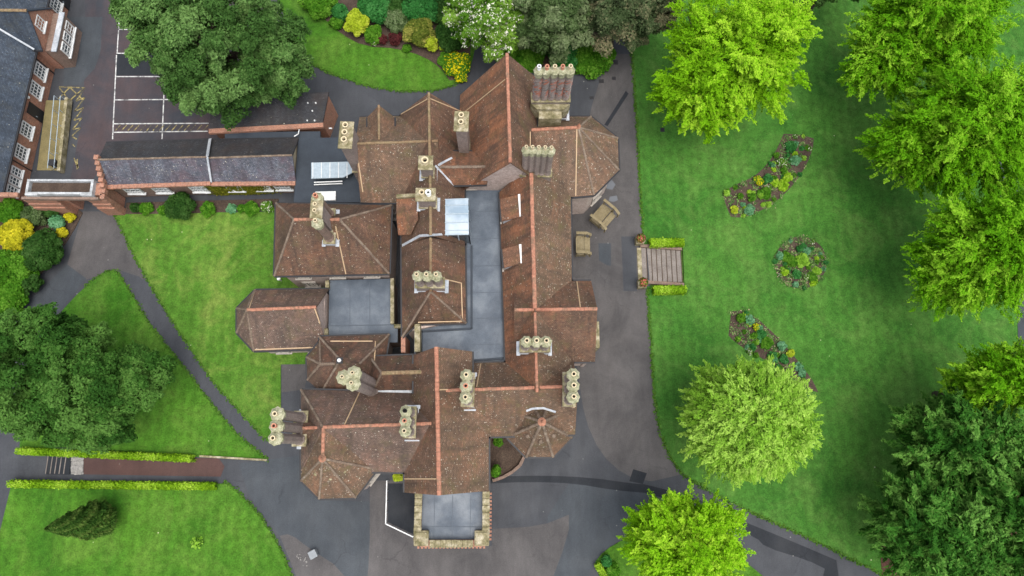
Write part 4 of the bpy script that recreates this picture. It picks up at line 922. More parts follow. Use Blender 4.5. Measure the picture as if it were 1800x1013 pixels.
# wooden steps with handrails at the house doors
def wood_steps(c, n, w, ln, label):
    c = Vector(c); n = Vector((n[0], n[1], 0)).normalized(); t = Vector((-n.y, n.x, 0)); e = empty('wooden_steps', c, label, 'steps', 'wooden steps at the house doors')
    Z = Vector((0,0,1)); pl = int(ln*.62/.15)
    for i in range(pl): mb = MB(); mb.box(c+n*(.08+i*.15)+Z*.55, (w-.3, .14, .05), ax=t); mb.build('deck_board', M['wood'], e)
    for i in range(2): mb = MB(); mb.box(c+n*(ln*.62+.14+i*.28)+Z*(.36-.18*i), (w-.3, .28, .06), ax=t); mb.build('tread', M['wood'], e)
    for s_ in (-1, 1):
        mb = MB(); q = c+t*(s_*(w/2-.1)); mb.box(q+n*(ln*.36)+Z*1.42, (ln*.78, .26, .07), ax=n); mb.bar(q+n*(ln*.72)+Z*1.40, q+n*(ln+.1)+Z*.95, .26, .07); mb.build('handrail', M['wood'], e)
        for k in (.1, ln*.66, ln+.02): mb = MB(); mb.box(q+n*k+Z*(.7 if k < ln else .48), (.12,.12,1.4 if k < ln else .95), ax=n); mb.build('post', M['wood'], e)
        mb = MB(); mb.box(q+n*(ln*.36)+Z*.28, (ln*.7, .06, .54), ax=n); mb.build('side_board', M['wood'], e)
    return e
wood_steps(at(1047,374,.9), (.76,-.65), 2.15, 1.8, 'angled wooden steps with handrails at the octagonal bay door')
wood_steps(at(1011,434,.9), (1,-.02), 2.0, 1.3, 'straight wooden steps with handrails against the east wall')
# white rail beside the porch
WR = empty('white_railing', gnd(690,900), 'low white metal rail bent round the forecourt corner left of the porch', 'railing')
pts = [at(680,845,.8), at(678,921,.8), at(726,944,.8)]
mb = MB(); mb.bar(pts[0], pts[1], .09, .09); mb.bar(pts[1], pts[2], .09, .09); mb.build('rail', M['white'], WR)
for a, b in ((pts[0],pts[1]),(pts[1],pts[2])):
    for t in (0,.25,.5,.75,1):
        if a is pts[1] and t == 0: continue
        q = a.lerp(b, t); mb = MB(); mb.bar(q-Vector((0,0,.8)), q-Vector((0,0,.03)), .06, .06); mb.build('post', M['metal'], WR)
# dark basement area floor inside the rail
sheet('area_floor', [(682,850),(730,850),(728,940),(682,918)], .02, M['asph_dark'], 0, DRIVE, 0, 0)
# little wall round the turret border
mb = MB(); cv = [gnd(*q) for q in ((921,803),(914,818),(900,830),(884,839),(866,845))]
for a, b in zip(cv[:-1], cv[1:]): mb.bar(a+Vector((0,0,.22)), b+Vector((0,0,.22)), .25, .5)
tag(mb.build('garden_wall', M['brick_brown'], loc=cv[2]), 'curved low brick wall round the small bed beside the turret', 'wall')
# box and scattered chips on the forecourt
q = gnd(553,973); mb = MB(); mb.box(q+Vector((0,0,.3)), (.6,.6,.6), rz=.5); mb.box(q+Vector((0,0,.63)), (.66,.66,.07), rz=.5); tag(mb.build('utility_box', M['box'], loc=q, bevel=.03), 'small pale grey utility box standing alone on the forecourt', 'box')
mb = MB()
for i in range(18):
    q = gnd(RNG.uniform(522,555), 0) if False else gnd(523+i*1.15+RNG.uniform(-4,4), 975+i*.9+RNG.uniform(-6,6)); mb.box(q+Vector((0,0,.03)), (RNG.uniform(.05,.16), .06, .03), rz=RNG.uniform(0,3))
tag(mb.build('paint_chips', M['cobble']), 'white chips scattered on the forecourt beside the utility box', 'chips', kind='stuff')
mb = MB(); q = gnd(495,494); mb.lathe(q, [(.05,0),(.05,.7),(.16,.72),(.17,.9),(.08,1.0)], 10); tag(mb.build('garden_lamp', M['lamp'], loc=q), 'white globe garden lamp on the lawn beside the hipped block', 'lamp')
# urns
for px_, py_, lb in ((1127,424,'stone urn of red flowers at the northern head of the steps'), (1131,500,'stone urn of red flowers at the southern head of the steps')):
    q = gnd(px_, py_)+Vector((-.25,-.1,0)); u = empty('flower_urn', q, lb, 'urn', 'urns at the head of the steps')
    mb = MB(); mb.box(q+Vector((0,0,.3)), (.75,.75,.6)); mb.lathe(q, [(.2,.6),(.15,.75),(.42,1.0),(.5,1.15),(.46,1.18),(.4,1.1)], 12); mb.build('urn_body', M['stone'], u)
# west steps and cobbles
SW = empty('garden_steps', gnd(104,814), 'short flight of dark grey stone steps between the two western hedges', 'steps')
xr, xl = gnd(125,815).x, gnd(84,815).x; ya_, yb_ = gnd(104,834).y, gnd(104,797).y
for i in range(5):
    w_ = (xr-xl)/5; x_ = xr-w_*(i+1); mb = MB(); mb.prism([(x_, ya_), (x_+w_*1.02, ya_), (x_+w_*1.02, yb_), (x_, yb_)], -1.2, .06-.75*(i+.6)/5); st_ = mb.build('step', M['asph_dark'], SW, bevel=.03)
    mb = MB(); mb.prism([(x_-.015, ya_+.05), (x_+.06, ya_+.05), (x_+.06, yb_-.05), (x_-.015, yb_-.05)], -1.2, .085-.75*(i+.6)/5); mb.build('nosing', M['paving'], st_)
mb = MB()
for i in range(11):
    for j in range(7):
        q = gnd(128+j*2.8, 0) if False else gnd(127+j*3.0+RNG.uniform(-.6,.6), 800+i*3.2+RNG.uniform(-.6,.6)); s_ = RNG.uniform(.1,.16); mb.lathe(q, [(s_,0),(s_*.9,.05),(s_*.4,.08)], 6, RNG.uniform(0,1))
tag(mb.build('cobbles', M['cobble']), 'strip of white cobbles at the top of the garden steps', 'cobbles', kind='stuff')
mb = MB(); a, b = gnd(352,802), gnd(470,809)
mb.bar(a+Vector((0,0,.1)), b+Vector((0,0,.1)), .16, .2); mb.build('kerb', M['stone'], LW2)
# ------------------------------------------------------------------ planting
NR = np.random.default_rng(11)
def unit(v): return v/np.maximum(1e-6, np.linalg.norm(v, axis=-1, keepdims=True))
def leaves(name, c, n, size, tone, mat, parent=None, loc=None, direc=None, asp=1.5, core=None, tri=False):
    N = len(c); off = np.array(WL[parent.name] if parent else (loc or (0, 0, 0)), float)
    t = direc if direc is not None else NR.normal(size=(N, 3))
    n = unit(n); t = unit(t-n*np.sum(t*n, 1, keepdims=True)); b = np.cross(n, t); s = size[:, None]
    fold = n*s*.22
    pts_ = [c-t*s*asp*.45-b*s*.42, c+b*s*.5-t*s*asp*.35, c+t*s*asp*.6] if tri else [c-t*s*asp*.5, c+b*s*.5-fold, c+t*s*asp*.5, c-b*s*.5-fold]
    kv = len(pts_); V = np.stack(pts_, 1).reshape(-1, 3)-off
    tn = np.repeat(tone, kv); nq = N*kv; ncv = 0; cf = []
    if core is not None:
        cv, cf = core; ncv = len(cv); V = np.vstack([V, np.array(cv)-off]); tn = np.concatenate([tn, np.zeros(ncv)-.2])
    me = bpy.data.meshes.new(name); nf = N+len(cf)
    me.vertices.add(len(V)); me.vertices.foreach_set('co', V.astype(np.float32).ravel())
    li = np.concatenate([np.arange(nq), np.array([i+nq for f in cf for i in f], dtype=int)]) if cf else np.arange(nq)
    me.loops.add(len(li)); me.loops.foreach_set('vertex_index', li.astype(np.int32))
    me.polygons.add(nf); me.polygons.foreach_set('loop_start', (np.arange(nf)*kv).astype(np.int32))
    a = me.attributes.new('tone', 'FLOAT', 'POINT'); a.data.foreach_set('value', tn.astype(np.float32))
    me.update(calc_edges=True)
    return link(me, name, mat, parent, loc)
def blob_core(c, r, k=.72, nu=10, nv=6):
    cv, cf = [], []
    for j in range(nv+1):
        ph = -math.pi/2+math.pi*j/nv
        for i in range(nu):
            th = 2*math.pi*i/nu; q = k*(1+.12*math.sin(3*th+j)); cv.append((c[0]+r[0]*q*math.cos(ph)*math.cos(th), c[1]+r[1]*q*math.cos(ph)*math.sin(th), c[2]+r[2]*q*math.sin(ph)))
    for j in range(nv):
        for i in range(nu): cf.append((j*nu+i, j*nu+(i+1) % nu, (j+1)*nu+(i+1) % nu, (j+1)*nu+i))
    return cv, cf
def boughs(els, nb, br, zmin=-.35, rough=.22):
    """bough centres spread through one or more ellipsoids: (centre, radii)"""
    C, R, O = [], [], []
    wts = np.array([e[1][0]*e[1][1] for e in els]); wts = wts/wts.sum()
    for (c, r), w in zip(els, wts):
        k = max(3, int(nb*w)); i = np.arange(k)+.5
        z = 1-(1-zmin)*i/k; th = i*2.39996+NR.uniform(0, 6)
        d = np.stack([np.sqrt(np.maximum(0, 1-z*z))*np.cos(th), np.sqrt(np.maximum(0, 1-z*z))*np.sin(th), z], 1)+NR.normal(size=(k, 3))*.1
        d = unit(d); q = NR.uniform(1-rough*1.6, 1+rough*.35, k)
        q[NR.random(k) < .22] *= .68
        rb = br*NR.uniform(.65, 1.35, k); rr = np.array(r)
        C.append(np.array(c)+d*np.maximum(.2, rr-rb[:, None]*.75)*q[:, None]); R.append(rb); O.append(unit(d/rr))
    return np.vstack(C), np.concatenate(R), np.vstack(O)
def crown(name, els, nb, br, nl, mat, parent, mode='puff', size=.22, asp=1.4, droop=.15, spray=(7, 1.3), flat_=.75, zmin=-.35, rough=.22):
    C, R, O = boughs(els, nb, br, zmin, rough); K = len(C)
    bt = NR.uniform(0, .68, K)
    if mode == 'puff':
        idx = np.repeat(np.arange(K), nl); N = len(idx)
        d = unit(NR.normal(size=(N, 3))+O[idx]*.45+np.array([0, 0, .35]))
        # small secondary lumps give each bough a broken surface
        lump = 1+.22*np.sin(d[:, 0]*5+idx)+.2*np.sin(d[:, 1]*6+idx*2.1)
        rad = R[idx]*NR.uniform(.35, 1, N)**.45*lump
        p = C[idx]+d*rad[:, None]*np.array([1, 1, flat_]); n = d*.55+np.array([0, 0, .55])+NR.normal(size=(N, 3))*.45
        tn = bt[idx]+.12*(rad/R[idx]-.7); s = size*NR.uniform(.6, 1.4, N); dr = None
    else:
        ns, ln = spray; idx = np.repeat(np.arange(K), ns); M_ = len(idx)
        dv = unit(O[idx]*np.array([1, 1, .45])+NR.normal(size=(M_, 3))*.5+np.array([0, 0, .15]))
        L_ = ln*NR.uniform(.6, 1.3, M_); st = C[idx]+NR.normal(size=(M_, 3))*R[idx][:, None]*.45
        per = max(2, nl//ns); j = np.repeat(np.arange(M_), per); N = len(j); t = NR.uniform(0, 1, N)
        p = st[j]+dv[j]*(L_[j]*t)[:, None]; p[:, 2] -= droop*(t**2)*L_[j]
        lat = NR.normal(size=(N, 3)); w = .16*L_[j]*(1.1-t); p += lat*w[:, None]*np.array([1, 1, .4])
        dr = dv[j]+NR.normal(size=(N, 3))*.45; n = np.array([0, 0, .8])+NR.normal(size=(N, 3))*.42+dv[j]*.15
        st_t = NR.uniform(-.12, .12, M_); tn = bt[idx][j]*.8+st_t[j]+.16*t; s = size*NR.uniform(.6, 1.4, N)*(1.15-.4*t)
    return leaves(name, p, n, s, np.clip(tn, 0, .75), mat, parent, direc=dr, asp=asp, tri=True), C
def tree(name, label, els, mat, nb, br, nl, group=None, base=None, trunk_r=.3, **kw):
    """els: list of (px,py,zc,rx_px,ry_px,rz)"""
    E3 = [((lambda q: (q.x, q.y, q.z))(at(px, py, z)), (px2m(px, py, z, rx), px2m(px, py, z, ry), rz)) for px, py, z, rx, ry, rz in els]
    c0 = Vector(E3[0][0]); b = Vector(base) if base else Vector((c0.x, c0.y, hgt(c0.x, c0.y)))
    e = empty(name, b, label, 'tree', group)
    _, C = crown('crown', E3, nb, br, nl, L[mat], e, **kw)
    mb = MB(); top = c0+Vector((0, 0, E3[0][1][2]*.35)); k = 7
    mb.tube([b.lerp(top, i/k)+Vector((math.sin(i*1.7)*.12, math.cos(i*1.3)*.12, -.1 if i == 0 else 0)) for i in range(k+1)], [trunk_r*(1.35 if i == 0 else 1-.8*i/k) for i in range(k+1)], 8)
    mb.build('trunk', M['bark'], e, smooth=True)
    ml = MB()
    for i in NR.choice(len(C), min(26, len(C)), replace=False):
        q = Vector(C[i]); s = b.lerp(top, NR.uniform(.35, .85)); m = s.lerp(q, .5)+Vector((0, 0, .3)); ml.tube([s, m, q], [trunk_r*.34, trunk_r*.22, .03], 5)
    ml.build('limbs', M['bark'], e, smooth=True)
    return e
# big trees
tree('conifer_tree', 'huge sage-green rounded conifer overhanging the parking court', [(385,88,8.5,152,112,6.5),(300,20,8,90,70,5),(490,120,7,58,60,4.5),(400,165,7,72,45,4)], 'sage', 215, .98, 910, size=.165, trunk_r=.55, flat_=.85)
tree('conifer_tree', 'spreading dark green conifer beside the western hedges', [(75,655,7.5,128,112,5.5),(150,700,6.5,105,85,4.5),(245,665,5.5,58,60,3.5),(185,745,5.5,62,55,3.5)], 'cedar', 205, .95, 910, size=.155, trunk_r=.5, flat_=.8)
tree('flowering_tree', 'green tree covered in white blossom behind the tall gable', [(855,28,6,72,72,4.5),(830,-20,6,60,50,4)], 'white', 95, .95, 735, size=.2)
tree('evergreen_tree', 'dull dark green evergreen behind the spiral chimneys', [(965,30,6,75,72,4.5),(1010,-20,6,80,60,4.5)], 'dull', 110, 1.0, 735, size=.2)
tree('evergreen_tree', 'grey-green evergreen with brown tips at the head of the east drive', [(1085,30,5.5,75,58,4.2),(1140,10,5.5,55,50,4)], 'brown', 100, .95, 735, size=.165)
tree('evergreen_tree', 'dark evergreen at the top edge between two lime green trees', [(1465,-45,5,70,50,4)], 'dark', 40, 1.0, 560, size=.24)
tree('maple_tree', 'large bright lime green tree on the lawn near the drive head', [(1285,105,8.5,128,118,5.5),(1230,175,7,75,62,4),(1345,60,8,75,70,4.5)], 'lime', 230, 1.0, 752, group='bright broadleaf trees on the east lawn', mode='spray', spray=(9, 1.25), size=.138, asp=1.4, droop=.25, rough=.34, trunk_r=.35)
tree('beech_tree', 'fresh green tree at the top right with drooping sprays', [(1630,52,8,112,84,5.5),(1550,110,6.5,62,55,4)], 'fresh', 190, 1.1, 700, group='bright broadleaf trees on the east lawn', mode='spray', spray=(8, 1.7), size=.145, asp=1.7, droop=.3, rough=.36, trunk_r=.35)
tree('beech_tree', 'broad fresh green tree, middle of the three along the right edge', [(1702,228,9,122,108,5.5),(1605,265,7,62,62,3.8)], 'fresh', 230, 1.1, 700, group='bright broadleaf trees on the east lawn', mode='spray', spray=(8, 1.7), size=.145, asp=1.7, droop=.3, rough=.36, trunk_r=.38)
tree('beech_tree', 'fresh green tree, lowest of the three along the right edge', [(1757,438,9,114,86,5.5),(1675,490,7,58,50,3.8)], 'fresh', 210, 1.1, 700, group='bright broadleaf trees on the east lawn', mode='spray', spray=(8, 1.7), size=.145, asp=1.7, droop=.3, rough=.36, trunk_r=.38)
tree('beech_tree', 'bright green tree rising behind the dark conifers at right', [(1772,682,8.5,80,60,5)], 'fresh', 110, 1.05, 700, group='bright broadleaf trees on the east lawn', mode='spray', spray=(8, 1.5), size=.145, asp=1.7, droop=.25)
tree('lime_tree', 'solitary pale yellow-green tree with feathery outline below the flower beds', [(1313,736,7.5,80,76,5.2)], 'pale', 230, .75, 735, mode='spray', spray=(8, 1.9), size=.13, asp=2.2, droop=.3, rough=.12)
tree('maple_tree', 'bright lime green tree by the bottom drive', [(1208,955,8,92,78,5.5),(1165,940,7,50,45,4)], 'lime', 180, 1.0, 752, mode='spray', spray=(9, 1.2), size=.138, asp=1.4, droop=.22, rough=.34)
for lb, el, nb in (('dark green fir, upper of the three conifers in the bottom right corner', [(1690,785,6.5,98,85,5)], 110), ('dark green fir, leftmost of the three conifers in the bottom right corner', [(1640,930,6.5,100,92,5)], 120), ('dark green fir, rightmost of the three conifers in the bottom right corner', [(1780,900,7.5,115,115,5.5)], 130)):
    tree('fir_tree', lb, el, 'yew', nb, .95, 805, group='firs in the bottom right corner', mode='spray', spray=(9, 1.35), size=.15, asp=2.4, droop=.1, rough=.18)
# conical cypress seen from above
b = gnd(192,910); e = empty('cypress_tree', b, 'narrow conical dark green cypress on the south-west lawn', 'tree'); hz_ = 8.2
N = 26000; t = NR.uniform(0, 1, N)**.75; th = NR.uniform(0, 6.283, N); rr = 1.62*(1-t)**.72*np.minimum(1, .35+t*3.2)*(1+.07*np.sin(th*7+t*30)+.07*np.sin(th*3-t*17)+.06*np.sin(th*13+t*51))*NR.uniform(.7, 1.1, N)
p = np.stack([b.x+rr*np.cos(th), b.y+rr*np.sin(th), b.z+.15+t*hz_], 1)
nn = np.stack([np.cos(th), np.sin(th), np.full(N, .5)], 1)+NR.normal(size=(N, 3))*.4
leaves('crown', p, nn, .13*NR.uniform(.6, 1.4, N), np.clip(.2+.2*np.sin(th*5+t*22)+NR.uniform(0, .15, N), 0, .7), L['cypress'], e, direc=np.tile([0, 0, 1.], (N, 1))+nn*.6, asp=2.0)
mb = MB(); mb.tube([b-Vector((0,0,.1)), b+Vector((0,0,4)), b+Vector((0,0,7.4))], [.2,.12,.03], 7); mb.build('trunk', M['bark'], e)
# shrubs: px, py, radius px, height m, leaf, label
def shrub(px, py, r, h, mat, label, cat='shrub', group=None, name='shrub', rx=1.0, dens=1.0, size=.16, core=True):
    g = gnd(px, py); zc = h*.5; q = at(px, py, g.z+zc); R_ = px2m(px, py, g.z+zc, r); base = Vector((q.x, q.y, g.z))
    rad = (R_*rx, R_, max(.18, h*.5)); A_ = R_*R_*rx*4+R_*h*2; N = int(max(120, min(9000, 420*A_*dens)))
    C, RB, O = boughs([((q.x, q.y, g.z+zc), rad)], max(6, int(12+10*R_)), R_*.36, -.5, .2); K = len(C); bt = NR.uniform(.05, .5, K)
    idx = NR.integers(0, K, N); d = unit(NR.normal(size=(N, 3))+O[idx]*.6+np.array([0, 0, .3])); pr = NR.uniform(.5, 1, N)**.5
    p = C[idx]+d*(RB[idx]*pr)[:, None]*np.array([1, 1, .8]); p[:, 2] = np.maximum(p[:, 2], g.z+.05)
    n = d*.6+np.array([0, 0, .5])+NR.normal(size=(N, 3))*.4
    s = size*NR.uniform(.6, 1.4, N)*(1 if R_ > .6 else .8)
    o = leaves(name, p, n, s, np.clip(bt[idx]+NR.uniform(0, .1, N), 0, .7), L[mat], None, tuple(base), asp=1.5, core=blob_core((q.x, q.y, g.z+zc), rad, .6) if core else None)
    return tag(o, label, cat, group)
SH = [(628,40,23,2.6,'ylime','tall dome-shaped yellow-green shrub at the edge of the north lawn'),(656,60,17,1.6,'mid','mid green shrub right of the tall yellow-green dome'),(672,70,9,1.0,'red','small dark red shrub, left of the red pair'),(694,68,12,1.2,'red','dark red shrub, right of the red pair'),
 (736,56,30,2.4,'olive','large olive shrub flecked yellow behind the north lawn'),(758,77,14,1.8,'ylime','small round yellow-green shrub beside the olive shrub'),(779,82,8,1.2,'ylime','tiny yellow-green shrub next to the round one'),(802,112,26,1.4,'gold','low shrub with yellow flowers at the corner of the north drive'),(795,62,30,2.6,'dark','dark glossy shrub above the yellow flowers'),
 (700,36,26,2.0,'dull','dull green shrub behind the red pair'),(560,2,32,2.0,'mid','green shrub at the top end of the north lawn'),(598,22,16,1.4,'emerald','small emerald shrub left of the yellow-green dome'),(662,8,36,2.4,'emerald','emerald shrub at the top edge above the red pair'),(742,8,40,2.8,'emerald','broad emerald shrub at the top edge above the olive shrub'),(790,18,32,2.6,'dark','dark shrub at the top edge beside the blossom tree'),
 (656,72,9,.8,'white','small white-flowered plant beside the north lawn'),(592,40,13,1.1,'mid','low green plant left of the tall dome at the lawn edge'),(690,10,28,2.2,'dark','dark green shrub between the emerald shrubs'),(715,85,9,.7,'mid','low plant under the olive shrub at the lawn edge'),(782,105,14,1.0,'mid','green plant left of the yellow flowers'),(810,135,12,.9,'gold','small yellow-flowered plant at the tip of the north lawn'),
 (1040,100,40,1.3,'mid','low bright green shrub beside the head of the east drive'),(990,105,28,1.6,'emerald','green shrub behind the spiral chimneys'),(925,95,34,2.2,'mid','leafy green shrub behind the tall gable'),(885,75,26,2.2,'mid','green shrub between blossom tree and gable'),(950,70,30,2,'dark','dark shrub under the dull evergreen'),
 (28,413,31,2.8,'yellow','large golden yellow shrub left of the gate path'),(77,440,38,3.0,'dark','large dark green rounded shrub beside the gate path'),(22,478,40,2.8,'mid','mid green shrub below the golden shrub'),(12,522,36,2.6,'mid','green shrub at the left edge above the conifer'),(60,378,22,1.8,'dull','grey-green shrub above the golden shrub'),(102,392,14,1.2,'blue','bluish shrub between the two small golden shrubs'),(124,382,10,1.0,'yellow','small golden shrub nearest the gateway'),(109,409,10,1.0,'yellow','small golden shrub below the one nearest the gateway'),(101,436,7,.7,'blue','tiny grey-blue plant at the gate path edge'),(18,372,24,1.8,'mid','bright green shrub at the left edge below the gateway wall'),(88,364,20,1.6,'dark','dark shrub under the gateway wall'),(50,500,22,2,'dark','dark shrub at the bend of the gate path'),
 (317,364,27,2.2,'dark','dark rounded evergreen shrub against the service range'),(364,368,14,1.0,'mid','green shrub right of the dark rounded one by the range'),(256,367,13,.9,'mid','low green plant at the left end of the range border'),(237,366,10,.9,'dark','small dark plant nearest the gate pier in the range border'),(407,367,9,.6,'blue','grey-green plant midway along the range border'),(442,366,14,.9,'mid','leafy green plant in the range border'),(470,364,12,.9,'white','white-flowered plant at the right end of the range border'),(425,367,8,.6,'mid','little green plant left of the leafy one in the range border'),(285,370,9,.7,'mid','little green plant left of the dark rounded shrub'),
 (700,838,9,1.6,'ylime','small lime green shrub between the bay and the south gable'),(872,828,10,2.6,'mid','upright green shrub against the south gable wall'),(876,776,9,1.2,'mid','green plant in the corner beside the turret'),(1066,986,10,1.2,'emerald','small clipped round bush by the bottom lawn corner'),(1078,1004,13,.8,'mid','low leafy plant below the round bush'),(345,955,12,1.0,'pale','thin yellow-green sapling on the south-west lawn')]
for px_, py_, r_, h_, m_, lb in SH: shrub(px_, py_, r_, h_, m_, lb, group='garden shrubs', dens=.12 if 'sapling' in lb else 1.0, core='sapling' not in lb)
# hedges
def hedge(a, b, w, h, label, mat='hedge'):
    A, B = gnd(*a), gnd(*b); d = B-A; ln = math.hypot(d.x, d.y); u = Vector((d.x, d.y, 0)).normalized(); v = Vector((-u.y, u.x, 0))
    mb = MB(); z0, z1 = A.z, B.z; k = w/2-.08
    def pt(s, o_, z): q = A+d*s; return Vector((q.x, q.y, 0))+v*o_+Vector((0, 0, (z0+(z1-z0)*s)+z))
    mb.add([pt(.01,-k,-.1),pt(.99,-k,-.1),pt(.99,k,-.1),pt(.01,k,-.1),pt(.01,-k,h-.1),pt(.99,-k,h-.1),pt(.99,k,h-.1),pt(.01,k,h-.1)], [[3,2,1,0],[4,5,6,7],[0,1,5,4],[1,2,6,5],[2,3,7,6],[3,0,4,7]])
    o = mb.build('clipped_hedge', L[mat], loc=(A+B)/2); tag(o, label, 'hedge', 'clipped hedges')
    N = int(ln*(w+2*h)*420); s = NR.uniform(0, 1, N); f = NR.random(N)*(w+2*h); top = f < w
    off = np.where(top, f-w/2, np.where(f < w+h, -w/2, w/2)); z = np.where(top, h, np.where(f < w+h, f-w, f-w-h))
    P_ = np.array(A)+np.outer(s, np.array(d)); P_[:, 2] = z0+(z1-z0)*s; P_ += np.outer(off, np.array(v)); P_[:, 2] += z
    wob = .07*np.sin(s*ln*1.3)+.05*np.sin(s*ln*4.1+1)+.04*np.sin(s*ln*9.7+2); P_[:, 2] += np.where(top, wob, 0); P_ += NR.normal(size=(N, 3))*.06
    nn = np.where(top[:, None], np.array([0, 0, 1.]), np.outer(np.sign(off), np.array(v)))+NR.normal(size=(N, 3))*.5
    leaves('foliage', P_, nn, .1*NR.uniform(.6, 1.4, N), np.clip(.25+.2*np.sin(s*ln*1.7)+NR.uniform(-.1, .2, N), 0, .7), L[mat], o)
    return o
hedge((1140,431), (1198,430), .6, .9, 'short clipped lime green hedge on the north side of the steps')
hedge((1146,513), (1202,512), .6, .9, 'short clipped lime green hedge on the south side of the steps')
hedge((40,793), (345,806), .42, .95, 'long clipped hedge along the upper side of the red garden path')
hedge((27,850), (383,854), .44, 1.0, 'long clipped hedge along the lower side of the red garden path')
hedge((1048,990), (1068,1020), .4, .5, 'very short low hedge at the bottom lawn corner beside the round bush')
# flowers in the urns
for u in [o for o in bpy.data.objects if o.name.startswith('flower_urn')]:
    q = WL[u.name]; N = 260; d = unit(NR.normal(size=(N, 3))); d[:, 2] = abs(d[:, 2]); p = np.array(q)+np.array([0, 0, 1.15])+d*NR.uniform(.2, .5, N)[:, None]*np.array([1, 1, .7])
    leaves('foliage', p, d, .16*NR.uniform(.6, 1.3, N), NR.uniform(0, .5, N), L['olive'], u)
    leaves('flowers', p[:70]+np.array([0, 0, .06]), d[:70], .13*np.ones(70), NR.uniform(0, .5, 70), M['flower_red'], u)
# plants in the flower beds
def inpoly(x, y, P_):
    c = False; j = len(P_)-1
    for i in range(len(P_)):
        if (P_[i][1] > y) != (P_[j][1] > y) and x < (P_[j][0]-P_[i][0])*(y-P_[i][1])/(P_[j][1]-P_[i][1])+P_[i][0]: c = not c
        j = i
    return c
BD = {'curved flower bed': (B1, 44, [(1399,282,9,'blue'),(1376,326,9,'hedge'),(1363,322,7,'hedge'),(1345,340,11,'mid'),(1317,368,9,'blue'),(1390,258,10,'emerald'),(1334,318,8,'gold'),(1291,369,7,'ylime'),(1350,314,8,'emerald'),(1385,312,8,'hedge'),(1375,285,8,'white'),(1322,347,7,'mid'),(1378,300,6,'mid')]),
      'round flower bed': (B2, 34, [(1410,458,12,'pale'),(1382,452,9,'mid'),(1372,450,7,'blue'),(1392,460,9,'mid'),(1380,480,6,'hedge'),(1400,482,8,'emerald'),(1418,442,7,'blue'),(1406,438,6,'emerald'),(1427,487,8,'mid'),(1437,476,7,'pale')]),
      'long lower flower bed': (B3, 30, [(1303,560,8,'mid'),(1318,562,8,'blue'),(1338,588,9,'emerald'),(1348,604,10,'mid'),(1374,608,8,'blue'),(1322,611,6,'emerald'),(1326,590,6,'mid'),(1358,627,8,'emerald'),(1378,632,8,'emerald'),(1390,622,7,'ylime'),(1404,645,7,'blue'),(1410,655,7,'blue'),(1330,575,6,'gold')])}
ADJ = {'blue': 'blue-green', 'hedge': 'lime green', 'mid': 'mid green', 'emerald': 'deep green', 'gold': 'yellow-flowered', 'ylime': 'pale yellow-green', 'pale': 'pale green', 'white': 'white-flowered'}
for bed, (poly, extra, big) in BD.items():
    xs_ = [q[0] for q in poly]; ys2 = [q[1] for q in poly]; lst = list(big); tries = 0
    while len(lst) < len(big)+extra and tries < 4000:
        tries += 1; x, y = RNG.uniform(min(xs_), max(xs_)), RNG.uniform(min(ys2), max(ys2))
        if inpoly(x, y, poly): lst.append((x, y, RNG.uniform(2.6, 5.2), RNG.choice(['mid', 'pale', 'hedge', 'blue', 'mid', 'emerald', 'white', 'pale'])))
    for x, y, r_, m_ in lst:
        sz = 'large' if r_ > 6.5 else 'small' if r_ > 5 else 'tiny'
        a_ = ADJ.get(m_, 'olive'); fx = (x-min(xs_))/(max(xs_)-min(xs_)); fy = (y-min(ys2))/(max(ys2)-min(ys2))
        zn = ('upper' if fy < .34 else 'middle' if fy < .67 else 'lower')+' '+('left' if fx < .34 else 'centre' if fx < .67 else 'right'); zn = zn.replace('middle centre', 'centre'); lb = f'{sz} {a_} plant at the {zn} of the {bed}'; shrub(x, y, r_*1.15, .6 if r_ > 5 else .3, m_, lb, 'plant', lb.replace('plant', 'plants'), 'bed_plant', size=.1, dens=1.6, core=r_ > 5)
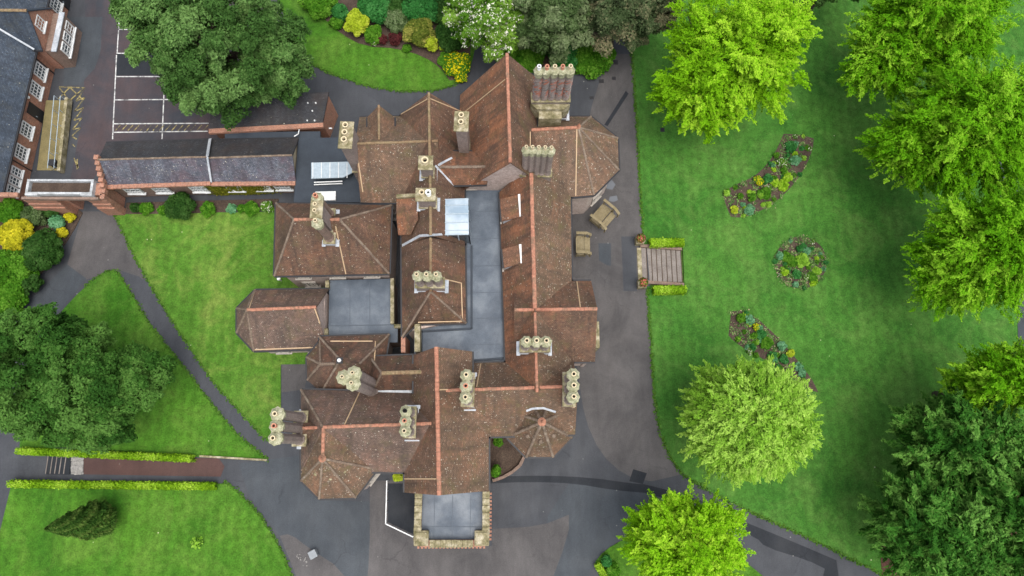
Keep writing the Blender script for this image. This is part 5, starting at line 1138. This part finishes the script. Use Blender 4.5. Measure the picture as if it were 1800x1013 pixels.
# low ground cover between the bed plants
for (bed, (poly, _e, _b)), lb in zip(BD.items(), ('low mixed ground cover filling the curved bed', 'low mixed ground cover filling the round bed', 'low mixed ground cover filling the long bed')):
    xs_ = [q[0] for q in poly]; ys2 = [q[1] for q in poly]; pts_ = []; tn_ = []
    for _ in range(270):
        x, y = RNG.uniform(min(xs_), max(xs_)), RNG.uniform(min(ys2), max(ys2))
        if not inpoly(x, y, poly): continue
        q = np.array(gnd(x, y)); k = RNG.randint(6, 26); pts_.append(q+NR.normal(size=(k, 3))*np.array([.13, .13, .03])*RNG.uniform(.6, 1.6)+np.array([0, 0, .14])); tn_.append(np.full(k, RNG.uniform(0, .6)))
    p = np.vstack(pts_); N = len(p); tag(leaves('ground_cover', p, NR.normal(size=(N, 3))*.5+np.array([0, 0, 1]), .1*NR.uniform(.6, 1.5, N), np.concatenate(tn_), L['cover'], None, tuple(p.mean(0))), lb, 'ground cover', kind='stuff')
# ivy on the service range wall
for px_, w_, lb in ((385,1.4,'thin yellowish ivy left of the fourth window of the service range'), (435,2.6,'broad yellowish ivy between two windows of the service range')):
    q = at(px_, 340, 1.6); N = int(900*w_)
    x = q.x+NR.normal(size=N)*w_*.36; z = NR.uniform(.2, 3.0, N); p = np.stack([x, np.full(N, 0.)+NR.uniform(-.16, 0, N), z], 1)
    yl = IVY_A.y+(IVY_B.y-IVY_A.y)*(x-IVY_A.x)/(IVY_B.x-IVY_A.x); p[:, 1] += yl+.24
    tag(leaves('ivy', p, np.tile([0, -1, .4], (N, 1))+NR.normal(size=(N, 3))*.4, .13*NR.uniform(.6, 1.4, N), NR.uniform(0, .5, N), L['ivy'], None, (q.x, float(yl.mean()), 0)), lb, 'ivy', 'ivy on the service range')
# grass fringe along lawn edges
for lw, poly in ((LW1, [(202,377),(234,446),(262,497),(300,560),(350,636),(375,672),(430,733),(471,776)]), (LW2, [(150,503),(190,476),(208,478),(227,510),(265,573),(324,647),(375,713),(415,763),(471,808)]), (LW3, [(395,846),(420,866),(455,903),(490,957),(515,1015)]), (LW4, [(500,30),(522,90),(545,112),(580,130),(640,150),(700,161),(760,160),(800,150),(822,135)]), (LW5, EDGE[:4]+[(1131,430)]), (LW5, [(1137,506)]+EDGE[5:])):
    pts_ = []
    for a, b in zip(poly[:-1], poly[1:]):
        A, B = gnd(*a), gnd(*b); k = int((B-A).length*38)
        for _ in range(k): pts_.append(np.array(A.lerp(B, RNG.random())))
    p = np.array(pts_); N = len(p); p += NR.normal(size=(N, 3))*np.array([.09, .09, 0]); p[:, 2] += .07
    leaves('grass_fringe', p, NR.normal(size=(N, 3))*.5+np.array([0, 0, 1]), .11*NR.uniform(.5, 1.5, N), NR.uniform(0, .5, N), L['grass'], lw, asp=2.0)['kind'] = 'stuff'
